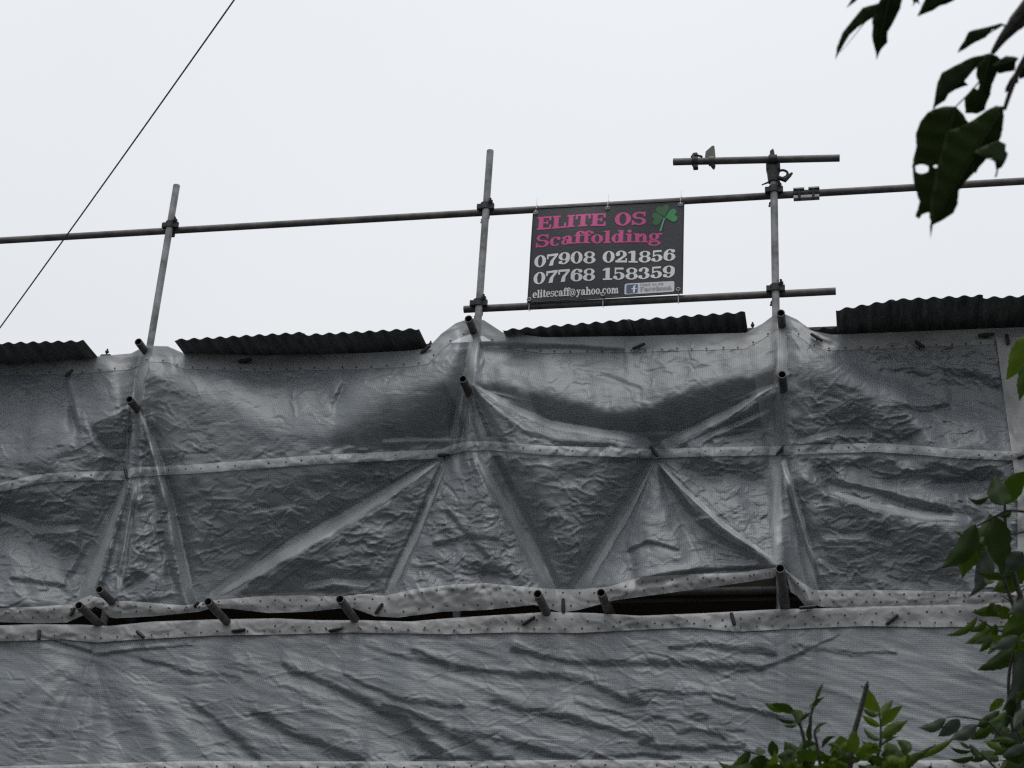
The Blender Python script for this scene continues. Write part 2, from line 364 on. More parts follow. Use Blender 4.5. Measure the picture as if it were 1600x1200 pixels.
# small couplers peeping over the edge of the sheeting
for px, py, lab in ((166, 552, 'small coupler bolt peeping over the sheeting left of the leftmost pole'), (672, 540, 'small coupler bolt peeping over the sheeting left of the middle pole'), (1176, 511, 'small coupler bolt peeping over the sheeting left of the right pole')):
    c = at(px, py+5, .05); o = empty('coupler', c)
    mb = MB(); mb.tube(c-RT*.03-UP*.02, c+RT*.03-UP*.02, .034, 16, hollow=.0248); mb.build('collar', MAT['iron'], o, smooth=True)
    mb = MB(); mb.tube(c, c+UP*.058, .006, 8); mb.tube(c+UP*.03, c+UP*.042, .013, 6); mb.build('bolt', MAT['iron'], o)
    tag(o, lab, 'coupler', 'tube couplers')

# ------------------------------------------------------------------ sheeting: folds as a height field
# canvas in plane coordinates laid over the scaffold face; every stroke is one pull, fold or slack panel
X0, X1, Y0, Y1, ST = -340, 2000, 430, 1420, 1.2
GX = np.arange(X0, X1+1, ST, dtype=np.float64); GY = np.arange(Y0, Y1+1, ST, dtype=np.float64)
XX, YY = np.meshgrid(GX, GY)
slope = np.zeros_like(XX); crink = np.full_like(XX, .35)
def sstep(a): a = np.clip(a, 0, 1); return a*a*(3-2*a)
def seg_dist(px, py, a, b):
    dx, dy = b[0]-a[0], b[1]-a[1]; t = np.clip(((px-a[0])*dx+(py-a[1])*dy)/(dx*dx+dy*dy+1e-9), 0, 1)
    return np.hypot(px-a[0]-t*dx, py-a[1]-t*dy), t
def window(pts, pad):
    xs = [p[0] for p in pts]; ys = [p[1] for p in pts]
    i0 = max(0, int((min(ys)-pad-Y0)/ST)); i1 = min(len(GY), int((max(ys)+pad-Y0)/ST)+2)
    j0 = max(0, int((min(xs)-pad-X0)/ST)); j1 = min(len(GX), int((max(xs)+pad-X0)/ST)+2)
    return slice(i0, i1), slice(j0, j1)
rng = np.random.default_rng(7)
def fnoise(lx, ly, seed, ang=0.0):
    """smooth noise, wavelengths lx, ly in canvas px"""
    r = np.random.default_rng(seed); n = r.standard_normal(XX.shape)
    ky = np.fft.fftfreq(XX.shape[0], ST)[:, None]; kx = np.fft.rfftfreq(XX.shape[1], ST)[None, :]
    c, s = math.cos(ang), math.sin(ang); a = kx*c+ky*s; b = -kx*s+ky*c
    H = np.exp(-.5*((a*lx)**2+(b*ly)**2)*4)
    v = np.fft.irfft2(np.fft.rfft2(n)*H, s=XX.shape); return v/v.std()
WXn, WYn = fnoise(40, 26, 3), fnoise(34, 22, 4)
WX, WY = XX + WXn*4 + fnoise(9, 6, 5)*1.5, YY + WYn*3 + fnoise(9, 6, 6)*1.3      # wandering outlines
def P(val, pts, soft=8, strength=1.0, ck=None):
    w = window(pts, 30+soft); px, py = WX[w], WY[w]
    inside = np.zeros(px.shape, bool); dist = np.full(px.shape, 1e9)
    for a, b in zip(pts, pts[1:]+pts[:1]):
        d, _ = seg_dist(px, py, a, b); dist = np.minimum(dist, d)
        c = ((a[1] > py) != (b[1] > py)) & (px < (b[0]-a[0])*(py-a[1])/(b[1]-a[1]+1e-12)+a[0]); inside ^= c
    m = sstep(.5+np.where(inside, dist, -dist)/(2*soft))*strength
    slope[w] = slope[w]*(1-m)+val*m
    if ck is not None: crink[w] = crink[w]*(1-m)+ck*m
def S(val, pts, w0, w1=None, soft=.5, ck=None, wob=.15):
    """fold along a line, width runs from w0 to w1"""
    w1 = w0 if w1 is None else w1; n = len(pts)-1
    w = window(pts, max(w0, w1)*1.6+14); px = XX[w]+(WX[w]-XX[w])*wob; py = YY[w]+(WY[w]-YY[w])*wob
    m = np.zeros(px.shape)
    for i, (a, b) in enumerate(zip(pts, pts[1:])):
        d, t = seg_dist(px, py, a, b); T = (i+t)/n; ww = (w0+(w1-w0)*T)/2
        m = np.maximum(m, sstep(1-(d-ww*(1-soft))/(2*ww*soft)) if soft > 0 else d < ww)
    slope[w] = slope[w]*(1-m)+val*m
    if ck is not None: crink[w] = crink[w]*(1-m)+ck*m

# --- top sheet
P(.25, [(-140, 560), (205, 545), (205, 745), (-140, 780)], 10, ck=.5)
P(.5, [(-140, 610), (0, 600), (135, 592), (150, 650), (118, 690), (20, 715), (-140, 730)], 14)
P(-.3, [(0, 742), (110, 690), (195, 700), (195, 735), (60, 748)], 8, ck=1)
P(-.7, [(133, 657), (200, 634), (199, 728), (165, 722), (148, 700)], 9, ck=1)
S(.8, [(202, 634), (180, 645), (146, 656)], 5, 7)
S(.5, [(137, 662), (150, 690), (168, 712)], 7)
S(.55, [(60, 600), (52, 660), (40, 720)], 18, 8)
S(-.4, [(110, 600), (112, 640), (122, 665)], 10)
S(.7, [(208, 640), (200, 700), (197, 735)], 4, 5); S(-.8, [(203, 645), (196, 700)], 4)
P(.0, [(214, 560), (735, 530), (735, 705), (214, 735)], 8)
P(-.35, [(216, 590), (240, 580), (300, 612), (370, 640), (440, 678), (560, 700), (400, 712), (225, 730)], 12, ck=1.1)
P(.8, [(235, 560), (400, 560), (640, 552), (690, 528), (728, 505), (722, 540), (690, 588), (640, 612), (560, 640), (515, 672), (470, 682), (400, 664), (370, 640), (300, 608), (250, 585)], 9, ck=.55)
P(.95, [(470, 600), (560, 590), (650, 560), (700, 530), (690, 570), (620, 610), (545, 640), (500, 668), (468, 672), (440, 650)], 12, .8, ck=.7)
S(.95, [(556, 595), (545, 635), (505, 672)], 6, 14); S(-.2, [(535, 600), (520, 630)], 8)
P(-.95, [(724, 545), (727, 600), (703, 700), (560, 708), (455, 692), (520, 676), (572, 645), (650, 614), (697, 590)], 11, ck=.3)
S(-.2, [(600, 688), (720, 685)], 6)
for k in range(9):
    x = 395+k*18; S(.75 if k % 2 else -.6, [(x, 712-k*.8), (x+26, 705-k), (x+52, 708-k)], 6, 3)
S(.55, [(212, 625), (236, 690), (248, 735)], 6, 12); S(-.7, [(222, 640), (232, 690), (240, 735)], 4, 8); S(.5, [(215, 640), (216, 735)], 8)
# bay two
P(.3, [(740, 545), (1215, 510), (1215, 700), (740, 700)], 8)
P(.62, [(742, 545), (800, 553), (990, 552), (1165, 532), (1213, 512), (1213, 572), (1130, 600), (1080, 613), (1010, 632), (955, 640), (880, 616), (800, 600), (742, 592)], 8, ck=.5)
S(-.85, [(748, 540), (860, 541), (975, 547)], 10, 7)
S(.9, [(780, 570), (880, 585), (980, 600), (1090, 590), (1190, 545)], 14, 18)
S(.8, [(950, 632), (980, 612), (1010, 628)], 6); S(.1, [(900, 575), (960, 590), (1000, 605)], 7)
P(-.85, [(739, 598), (800, 606), (880, 620), (952, 642), (1012, 636), (1080, 614), (1140, 596), (1214, 574), (1214, 604), (1120, 652), (1060, 690), (1030, 702), (1000, 688), (940, 674), (880, 667), (840, 648), (790, 622)], 10, ck=.25)
S(.85, [(737, 600), (795, 635), (860, 664), (940, 678), (1005, 692)], 6, 17)
S(-.75, [(738, 608), (775, 645), (815, 672), (870, 692), (960, 698)], 4, 10)
P(-.2, [(745, 620), (820, 675), (860, 695), (770, 698)], 6, ck=1.3)
S(.7, [(734, 650), (750, 690), (762, 715)], 5, 14); S(-.85, [(740, 605), (765, 650), (790, 693)], 6, 13)
S(.75, [(722, 605), (704, 700)], 4, 6); S(-.8, [(727, 605), (716, 700)], 4, 8); S(.5, [(731, 640), (726, 700)], 5)
S(.9, [(1214, 600), (1135, 648), (1042, 694)], 5, 15); P(-.85, [(1214, 612), (1205, 680), (1060, 698), (1130, 660)], 5, ck=.5)
S(.5, [(1200, 642), (1140, 668), (1080, 694)], 5, 9); S(.4, [(1120, 690), (1190, 680)], 10, ck=1.2)
for k in range(7):
    x = 860+k*26; S(.8 if k % 2 else -.5, [(x, 712), (x+16, 699), (x+30, 704)], 6, 4)
# bay three
P(.0, [(1225, 520), (1600, 520), (1600, 710), (1225, 710)], 8)
P(.5, [(1224, 500), (1260, 515), (1300, 545), (1310, 570), (1400, 600), (1500, 632), (1590, 640), (1590, 705), (1450, 690), (1420, 640), (1330, 592), (1260, 575), (1230, 560)], 9, ck=.8)
S(.95, [(1232, 520), (1290, 560), (1380, 598), (1480, 640), (1530, 652)], 10, 28)
P(-.7, [(1240, 574), (1280, 583), (1350, 612), (1430, 655), (1440, 676), (1380, 692), (1238, 702)], 8, ck=1.2)
P(-.15, [(1310, 535), (1560, 535), (1575, 610), (1470, 600), (1380, 575)], 9, ck=.9)
S(-.7, [(1480, 580), (1530, 585), (1560, 605)], 12); S(.6, [(1470, 570), (1530, 572)], 7); S(.5, [(1400, 560), (1450, 570)], 7)
S(-.7, [(1400, 632), (1440, 640), (1480, 632)], 9); S(.7, [(1250, 690), (1310, 675), (1360, 678)], 8); S(-.6, [(1380, 668), (1430, 672)], 7)
S(1.0, [(227, 556), (220, 590), (213, 622)], 16, 14, ck=.1); S(1.0, [(741, 520), (737, 560), (732, 592)], 18, 16, ck=.1); S(1.0, [(1221, 508), (1222, 545), (1223, 582)], 17, 16, ck=.1)
# --- middle sheet
P(.05, [(-140, 760), (205, 745), (205, 950), (-140, 960)], 8, ck=.8)
P(-.6, [(-140, 790), (0, 775), (190, 747), (165, 815), (120, 868), (60, 850), (0, 825), (-140, 820)], 9, ck=1)
P(.55, [(-140, 830), (0, 828), (50, 852), (110, 878), (110, 935), (-140, 945)], 12, ck=.6)
S(.9, [(10, 850), (40, 870), (60, 890)], 22); S(-.35, [(20, 905), (100, 915)], 8); S(.7, [(0, 805), (60, 830), (120, 825)], 9)
S(-.7, [(185, 765), (140, 850), (110, 900)], 5, 12); S(.95, [(199, 747), (170, 830), (133, 932)], 6, 22, ck=.25)
S(-.55, [(203, 760), (180, 840), (160, 915)], 4, 8); S(.7, [(214, 745), (200, 830), (183, 925)], 8, 12); S(-.6, [(210, 770), (188, 900)], 4, 5)
P(.15, [(218, 745), (236, 745), (268, 860), (285, 935), (195, 935), (196, 890)], 5, ck=1.1)
P(-.75, [(238, 750), (250, 750), (278, 925), (262, 900)], 5); P(-.7, [(193, 918), (212, 884), (238, 902)], 5); S(.9, [(188, 928), (215, 912), (242, 900)], 5, 8)
P(-.72, [(255, 742), (470, 728), (690, 714), (560, 798), (430, 868), (330, 936), (300, 938), (278, 850)], 7, ck=.75)
S(.85, [(238, 690), (262, 770), (281, 860), (298, 938)], 9, 15, ck=.3)
P(-.3, [(690, 718), (645, 840), (602, 932), (345, 938), (480, 858)], 7, ck=1.0)
P(-.75, [(372, 925), (470, 875), (540, 880), (580, 900), (540, 925), (400, 934)], 7, ck=.5)
S(-.85, [(680, 718), (560, 785), (430, 850), (330, 930)], 6, 14, ck=.2)
S(1.0, [(688, 718), (620, 765), (550, 806), (450, 862), (335, 932)], 7, 17, ck=.2); S(.9, [(600, 780), (500, 832), (430, 868)], 18, 13, ck=.2)
S(.8, [(480, 916), (520, 908), (572, 912)], 7, 9); S(.6, [(400, 800), (460, 790)], 4); S(-.5, [(560, 870), (610, 850)], 7)
P(.25, [(698, 714), (745, 712), (800, 800), (852, 925), (602, 930), (645, 840)], 5, ck=1.35)
S(-.75, [(690, 722), (645, 825), (600, 925)], 4, 8); S(.7, [(697, 725), (655, 825), (612, 925)], 5, 18, ck=.3)
S(-.6, [(680, 850), (740, 838), (775, 842)], 9); S(-.6, [(700, 800), (760, 870)], 8); S(-.5, [(720, 880), (800, 900)], 14, ck=1.2)
P(-.78, [(772, 714), (1018, 714), (905, 922), (870, 922)], 5, ck=.9)
P(-.4, [(830, 720), (960, 720), (900, 850), (880, 850)], 16, ck=1.0)
S(.95, [(742, 705), (765, 755), (800, 810), (864, 926)], 11, 20, ck=.35); S(-1.0, [(777, 718), (815, 790), (872, 918)], 11, 9, ck=.1)
P(.5, [(1024, 716), (1042, 780), (1070, 830), (1130, 880), (1150, 892), (1000, 914), (908, 922)], 5, ck=.55)
S(-1.0, [(1012, 722), (965, 800), (893, 918)], 9, 14, ck=.1); S(.85, [(1021, 722), (985, 795), (912, 920)], 5, 20, ck=.2)
S(-.5, [(985, 860), (1010, 846), (1060, 858)], 8, 5); S(.8, [(1024, 722), (1038, 770), (1040, 800)], 6, 10)
P(.45, [(1058, 740), (1210, 752), (1210, 872), (1110, 800)], 9, ck=.8)
P(-.55, [(1045, 715), (1200, 715), (1185, 742), (1130, 746), (1080, 732)], 6, ck=1.1)
S(-.9, [(1034, 735), (1075, 795), (1130, 842), (1214, 884)], 9, 22, ck=.3); S(.8, [(1030, 722), (1068, 765), (1130, 820), (1214, 878)], 5, 10)
S(.7, [(1060, 815), (1080, 812), (1108, 806)], 5); S(-.85, [(1000, 908), (1100, 890), (1214, 886)], 13, 6, ck=.3); S(.7, [(1020, 893), (1090, 880), (1180, 878)], 7)
P(.1, [(1228, 715), (1600, 720), (1600, 930), (1280, 930)], 6, ck=.9)
P(-.55, [(1240, 745), (1300, 762), (1400, 800), (1510, 840), (1510, 922), (1285, 924), (1262, 840)], 8, ck=.9)
S(.8, [(1212, 712), (1212, 800), (1214, 872)], 20, 26, ck=.4); S(.9, [(1222, 715), (1248, 810), (1272, 926)], 9, 20, ck=.2); S(-.7, [(1234, 760), (1258, 850), (1284, 924)], 7, 10)
P(-.75, [(1255, 718), (1390, 715), (1420, 735), (1330, 740), (1270, 738)], 6)
P(-.75, [(1372, 738), (1560, 728), (1575, 748), (1440, 756), (1380, 750)], 6, ck=.8)
S(.75, [(1330, 752), (1420, 768), (1520, 772)], 16, 28); S(-.9, [(1296, 752), (1380, 772), (1480, 802)], 9, 15, ck=.3)
S(.9, [(1290, 766), (1360, 790), (1440, 806), (1510, 812)], 9, 15, ck=.4)
S(.8, [(1290, 840), (1340, 838), (1390, 850)], 6); S(-.5, [(1320, 880), (1400, 870)], 8); S(.8, [(1370, 900), (1410, 915), (1440, 918)], 10); S(.7, [(1455, 910), (1490, 920)], 9); S(.6, [(1280, 875), (1310, 895)], 6)
# --- bottom sheet
P(.32, [(-140, 985), (1740, 970), (1740, 1200), (-140, 1210)], 8, ck=.5)
P(.32, [(1240, 990), (1740, 985), (1740, 1180), (1300, 1180), (1150, 1110)], 30, ck=.25)
P(.5, [(-140, 1010), (140, 1020), (150, 1200), (-140, 1205)], 10, ck=.5)
D = [(-.75, [(645, 1016), (705, 1040), (820, 1058), (905, 1050)], 8, 12), (-.7, [(800, 1015), (900, 1036), (1050, 1036), (1190, 1046)], 9, 12),
     (-.7, [(800, 1050), (920, 1066), (975, 1092), (1010, 1098)], 8, 8), (-.85, [(760, 1092), (840, 1112), (930, 1132), (1010, 1152)], 8, 14),
     (-.55, [(985, 1084), (1060, 1124), (1130, 1152)], 5, 7), (-.6, [(1050, 1010), (1110, 1008), (1210, 1020)], 7, 9), (-.8, [(1130, 1062), (1200, 1040), (1308, 994)], 9, 4),
     (-.45, [(985, 1082), (1060, 1080), (1150, 1088)], 5, 5), (-.8, [(440, 1036), (520, 1072), (620, 1122), (690, 1182)], 6, 20), (-.8, [(395, 1112), (460, 1145), (560, 1188)], 8, 22),
     (-.6, [(540, 1055), (620, 1090), (720, 1105)], 6, 10), (-.7, [(600, 1100), (680, 1130), (760, 1178)], 8, 16), (-.55, [(570, 1010), (640, 1030), (740, 1050)], 5, 8),
     (-.6, [(700, 1140), (800, 1160), (900, 1186)], 8, 12), (-.5, [(900, 1096), (1000, 1120), (1100, 1124)], 6, 8), (-.45, [(1120, 1095), (1180, 1112), (1250, 1128)], 6, 6),
     (-.5, [(1000, 1160), (1080, 1170), (1160, 1165)], 8, 8), (-.6, [(300, 1100), (350, 1130), (400, 1180)], 6, 12), (-.35, [(1240, 1005), (1330, 1020), (1400, 1018)], 6, 6),
     (-.7, [(640, 1186), (720, 1184), (800, 1187)], 8, 8), (-.7, [(930, 1184), (1000, 1178), (1060, 1184)], 8, 6), (-.4, [(1060, 1140), (1160, 1140)], 6, 6),
     (-.5, [(350, 1040), (440, 1062), (500, 1098)], 4, 8), (-.4, [(220, 1030), (300, 1050), (380, 1060)], 5, 6)]
for v, p, a, b in D: S(v*.48, p, a*1.0, b*1.0, soft=.85, ck=.9, wob=.45)
U = [(.75, [(420, 1050), (520, 1100), (625, 1188)], 14, 24), (.7, [(700, 1055), (820, 1085), (900, 1110), (1000, 1140)], 8, 14), (.6, [(800, 1036), (900, 1052), (960, 1075)], 8, 8), (.6, [(480, 1020), (620, 1060), (760, 1090)], 8, 12),
     (.6, [(1000, 1060), (1100, 1066), (1200, 1056)], 8, 8), (.55, [(900, 1010), (1010, 1012), (1040, 1005)], 10, 10), (.6, [(700, 1130), (800, 1142), (880, 1166)], 10, 10), (.55, [(1010, 1105), (1100, 1140)], 8, 8), (.6, [(300, 1130), (340, 1175)], 16, 16)]
for v, p, a, b in U: S(v*.65, p, a*1.3, b*1.3, soft=.95, wob=.45)
S(-.6, [(66, 994), (105, 1008), (145, 1020)], 3, 6, ck=.2); S(.6, [(60, 1004), (110, 1020), (140, 1025)], 8, 4); S(.75, [(146, 1018), (200, 1010), (285, 1002)], 6, 2, ck=.2); S(-.4, [(150, 1023), (220, 1015), (300, 1008)], 7, 2)
for k, (x, v) in enumerate(((-90, -.6), (-20, .7), (20, -.5), (60, -.7), (95, .7), (118, -.6), (136, -.8), (152, .8), (185, .55), (215, -.6), (250, -.7), (275, .6), (320, -.5), (350, .5))):
    S(.40+v*.22, [(143, 1024), ((143+x)/2+9*math.sin(k*3), 1092), (x, 1192)], 3, 22, soft=.95)
P(.2, [(-140, 1205), (1740, 1195), (1740, 1420), (-140, 1420)], 6)

low = sstep((YY-975)/20)
slope += low*(fnoise(90, 7, 51, .33)*.08+fnoise(40, 4, 52, .15)*.05)+(1-low)*(fnoise(36, 12, 53, -.1)*.10+fnoise(24, 10, 54, .6)*.06)*np.clip(crink*1.6, .2, 1.2)
# slope along the light direction -> heights (least squares, solved in frequency space)
lx, ly = .06, .998
SL = 1.15
PAD = 80
Pp = np.pad(slope*SL, PAD, mode='edge'); Pp -= Pp.mean()
wy_ = np.minimum(1, np.minimum(np.arange(Pp.shape[0]), np.arange(Pp.shape[0])[::-1])/PAD)[:, None]
wx_ = np.minimum(1, np.minimum(np.arange(Pp.shape[1]), np.arange(Pp.shape[1])[::-1])/PAD)[None, :]
Pp = Pp*wy_*wx_
KY = np.fft.fftfreq(Pp.shape[0], ST)[:, None]*2*math.pi; KX = np.fft.rfftfreq(Pp.shape[1], ST)[None, :]*2*math.pi
kl = KX*lx+KY*ly
HF = -1j*kl*np.fft.rfft2(Pp)/(kl**2+.025*(KX**2+KY**2)+(1/120.)**2)
HGT = np.fft.irfft2(HF, s=Pp.shape)[PAD:-PAD, PAD:-PAD]
# crinkles: ridged noise, long in the direction of the pull
def ridged(lx_, ly_, seed, ang): return 1-np.abs(fnoise(lx_, ly_, seed, ang))
def facets(cx, cy, seed, ang, wob=.25):
    """crumpled film: cones of a stretched cell pattern, meeting in straight creases; height in px"""
    r = np.random.default_rng(seed); c, s_ = math.cos(ang), math.sin(ang)
    a = ((XX*c+YY*s_)/cx+fnoise(30, 20, seed+1)*wob); b = ((-XX*s_+YY*c)/cy+fnoise(30, 20, seed+2)*wob)
    ia, ib = np.floor(a).astype(int), np.floor(b).astype(int)
    o0, o1 = ia.min()-2, ib.min()-2; n0, n1 = ia.max()-o0+3, ib.max()-o1+3
    ja, jb, jh = r.uniform(0, 1, (n0, n1)), r.uniform(0, 1, (n0, n1)), r.uniform(.0, .5, (n0, n1))
    best = np.full(XX.shape, 9.)
    for u in (-1, 0, 1):
        for v in (-1, 0, 1):
            p, q = ia+u-o0, ib+v-o1
            best = np.minimum(best, np.hypot(ia+u+ja[p, q]-a, ib+v+jb[p, q]-b)+jh[p, q])
    return best*cy
ck2 = crink
cz = np.where(YY < 960, facets(44, 17, 11, -.12)*.15+facets(22, 8, 12, .10)*.12,
              facets(80, 15, 21, .30)*.09+facets(34, 8, 22, .24)*.08)
cz += fnoise(60, 30, 31)*.5
HGT = HGT + cz*crink
# sharp creases: thousands of short kinked ridges in the film, denser where it is slack
CRE = np.zeros_like(XX); crg = np.random.default_rng(77)
def crease(pts, wd, amp):
    w = window(pts, wd+3); px, py = XX[w], YY[w]; best = np.full(px.shape, 1e9); T = np.zeros(px.shape); n = len(pts)-1
    for i, (a, b) in enumerate(zip(pts, pts[1:])):
        d, t = seg_dist(px, py, a, b); m = d < best; best = np.where(m, d, best); T = np.where(m, (i+t)/n, T)
    CRE[w] += amp*np.clip(1-best/wd, 0, 1)*np.sin(math.pi*np.clip(T, .02, .98))**.6
def scatter(n, y0, y1, ang, spread, l0, l1, amp=1.0):
    for _ in range(n):
        x, y = crg.uniform(-330, 1990), crg.uniform(y0, y1)
        c = crink[int((y-Y0)/ST), int((x-X0)/ST)]
        if crg.uniform() > c*.85: continue
        a = crg.normal(ang, spread); l = crg.uniform(l0, l1)*(1 if crg.uniform() < .8 else 1.8); k = int(crg.integers(2, 5)); pts = [(x, y)]
        for _k in range(k):
            a2 = a+crg.normal(0, .42); pts.append((pts[-1][0]+l/k*math.cos(a2), pts[-1][1]+l/k*math.sin(a2)))
        wd = crg.uniform(1.7, 4.2); crease(pts, wd, amp*wd*crg.uniform(.2, .78)*(1 if crg.uniform() < .72 else -1))
scatter(8200, 545, 955, -.05, .42, 10, 40); scatter(1000, 545, 955, 1.2, .5, 8, 24)
scatter(4200, 985, 1240, .26, .16, 20, 90, .55)
CRE *= np.clip(crink*1.5, 0, 1)
def fan(o, a0, a1, n, l0, l1, amp=.55):
    for k in range(n):
        a = math.radians(a0+(a1-a0)*(k+crg.uniform(.1, .9))/n); l = crg.uniform(l0, l1); s0 = crg.uniform(4, 16); b = crg.normal(0, .03)
        crease([(o[0]+s0*math.cos(a), o[1]+s0*math.sin(a)), (o[0]+l*.5*math.cos(a+b), o[1]+l*.5*math.sin(a+b)), (o[0]+l*math.cos(a+b*.3), o[1]+l*math.sin(a+b*.3))], crg.uniform(2, 4.5), crg.uniform(.6, 1.6)*amp*2)
fan((212, 635), 60, 100, 7, 60, 105); fan((199, 745), 100, 122, 7, 90, 190); fan((214, 745), 70, 100, 7, 80, 190); fan((690, 716), 140, 152, 9, 120, 400, .5); fan((690, 716), 105, 120, 6, 90, 210)
fan((742, 705), 55, 72, 9, 90, 240); fan((733, 605), 10, 45, 8, 60, 200); fan((728, 605), 75, 108, 8, 50, 100); fan((1022, 712), 105, 125, 8, 80, 210); fan((1024, 712), 30, 70, 9, 60, 220); fan((1214, 600), 140, 165, 8, 60, 190)
fan((1216, 712), 62, 100, 10, 80, 210); fan((1219, 884), 175, 225, 9, 60, 200); fan((330, 935), 318, 332, 7, 60, 260); fan((880, 940), 235, 305, 10, 60, 200, .4); fan((143, 1020), 20, 160, 11, 40, 160, .3); fan((1225, 500), 15, 60, 8, 40, 150); fan((738, 505), 120, 165, 8, 40, 130)
HGT = HGT + CRE
MPP = .0041
HGT = HGT*MPP; print('HGT', HGT.std(), HGT.min(), HGT.max())
HGT = .17*np.tanh(HGT/.17)
FY = -.21                                   # mean plane of the sheeting
def hgt(px, py):
    fx = np.clip((np.asarray(px, float)-X0)/ST, 0, len(GX)-1.001); fy = np.clip((np.asarray(py, float)-Y0)/ST, 0, len(GY)-1.001)
    i, j = fy.astype(int), fx.astype(int); a, b = fy-i, fx-j
    return HGT[i, j]*(1-a)*(1-b)+HGT[i+1, j]*a*(1-b)+HGT[i, j+1]*(1-a)*b+HGT[i+1, j+1]*a*b
RV, UV_, FV = (np.array(v) for v in (_r, _u, _f))
def plane_pts(px, py, Y):
    d = ((px-800)/FPX)[..., None]*RV+((600-py)/FPX)[..., None]*UV_+FV
    t = (np.asarray(Y)-CAM.y)/d[..., 1]; return np.array(CAM)+d*t[..., None]
def strip(name, mat, parent, top, bot, ny, xs=None, off=0.0, extra=None, step=ST, x0=-336, x1=1996):
    """cloth between two outlines (px), lying on the folded height field, pushed out by off metres"""
    xs = np.arange(x0, x1+1, step, dtype=float) if xs is None else xs
    yt = np.interp(xs, [p[0] for p in top], [p[1] for p in top]); yb = np.interp(xs, [p[0] for p in bot], [p[1] for p in bot])
    t = np.linspace(0, 1, ny)[:, None]; PX = np.broadcast_to(xs, (ny, len(xs))); PY = yt+(yb-yt)*t
    h = hgt(PX, PY)+off
    if extra is not None: h = h+extra(PX, PY, t)
    base = plane_pts(PX, PY, FY-h); uv = np.stack([base[..., 0], base[..., 2]], -1)
    n, m = PX.shape; me = bpy.data.meshes.new(name)
    idx = np.arange(n*m).reshape(n, m)
    q = np.stack([idx[1:, :-1], idx[1:, 1:], idx[:-1, 1:], idx[:-1, :-1]], -1).reshape(-1, 4)
    me.vertices.add(n*m); me.vertices.foreach_set('co', base.reshape(-1).astype(np.float32))
    me.loops.add(q.size); me.loops.foreach_set('vertex_index', q.reshape(-1).astype(np.int32))
    me.polygons.add(len(q)); me.polygons.foreach_set('loop_start', np.arange(0, q.size, 4, dtype=np.int32))
    me.polygons.foreach_set('loop_total', np.full(len(q), 4, np.int32)); me.polygons.foreach_set('use_smooth', np.ones(len(q), bool))
    ul = me.uv_layers.new(name='UVMap'); ul.data.foreach_set('uv', uv.reshape(-1, 2)[q.reshape(-1)].reshape(-1).astype(np.float32))
    me.update(); me.validate()
    i_ = np.clip(((PY-Y0)/ST).astype(int), 0, len(GY)-1); j_ = np.clip(((PX-X0)/ST).astype(int), 0, len(GX)-1)
    ca = me.attributes.new('crinkle', 'FLOAT', 'POINT'); ca.data.foreach_set('value', (crink[i_, j_] if mat == 'sheet' else np.full(PX.shape, .12)).reshape(-1).astype(np.float32))
    return link(name, me, MAT[mat], parent)
TOPA = [(-140, 566), (0, 562), (110, 560), (150, 558), (205, 553), (228, 541), (262, 542), (285, 552), (400, 556), (560, 553), (640, 549), (668, 545), (690, 522), (712, 506), (735, 498), (756, 501), (785, 520), (850, 528), (1000, 526), (1165, 521), (1192, 506), (1212, 491), (1225, 491), (1245, 500), (1270, 518), (1300, 524), (1600, 512), (1740, 505)]
SEAM = [(-140, 782), (0, 762), (60, 748), (110, 744), (195, 743), (205, 738), (300, 733), (480, 719), (600, 713), (690, 709), (705, 702), (730, 697), (760, 696), (860, 704), (950, 706), (1020, 709), (1100, 706), (1215, 704), (1300, 701), (1370, 699), (1430, 703), (1500, 709), (1600, 713), (1740, 708)]
for pl in (TOPA, SEAM):
    pl.insert(0, (-340, pl[0][1]+9)); pl.append((2000, pl[-1][1]-10))
sh = lambda pl, dy: [(x, y+dy) for x, y in pl]
BOTB = [(-140, 974), (0, 972), (60, 974), (104, 973), (128, 962), (148, 948), (160, 952), (172, 965), (182, 966), (240, 963), (310, 956), (332, 950), (360, 951), (420, 958), (480, 956), (548, 949), (586, 963), (622, 965), (690, 956), (760, 953), (835, 945), (878, 957), (905, 953), (960, 938), (1050, 926), (1150, 912), (1208, 903), (1219, 893), (1230, 897), (1245, 914), (1264, 944), (1290, 949), (1400, 949), (1600, 947), (1740, 945)]
HEMB = [(-140, 950), (0, 950), (60, 948), (110, 944), (140, 930), (160, 935), (175, 940), (200, 939), (290, 946), (330, 938), (400, 932), (470, 930), (530, 932), (570, 928), (600, 931), (650, 920), (710, 913), (760, 911), (800, 915), (860, 920), (900, 921), (950, 917), (1000, 902), (1080, 897), (1150, 895), (1212, 887), (1222, 886), (1235, 896), (1250, 908), (1272, 922), (1400, 922), (1530, 925), (1740, 922)]
TOPC = [(-140, 980), (0, 977), (60, 975), (130, 976), (170, 978), (240, 971), (330, 968), (430, 966), (500, 969), (570, 969), (640, 971), (700, 966), (760, 962), (860, 956), (930, 958), (1000, 962), (1100, 958), (1210, 952), (1300, 950), (1400, 946), (1500, 943), (1600, 939), (1740, 936)]
HEMC = [(-140, 1004), (0, 1002), (100, 999), (150, 1004), (200, 1000), (330, 993), (450, 991), (550, 988), (700, 991), (800, 988), (900, 989), (1000, 984), (1080, 980), (1150, 987), (1250, 982), (1350, 978), (1450, 980), (1530, 979), (1600, 976), (1740, 972)]
SEAMD = [(-140, 1200), (0, 1197), (130, 1194), (300, 1189), (600, 1190), (900, 1187), (1000, 1187), (1130, 1190), (1300, 1190), (1740, 1184)]

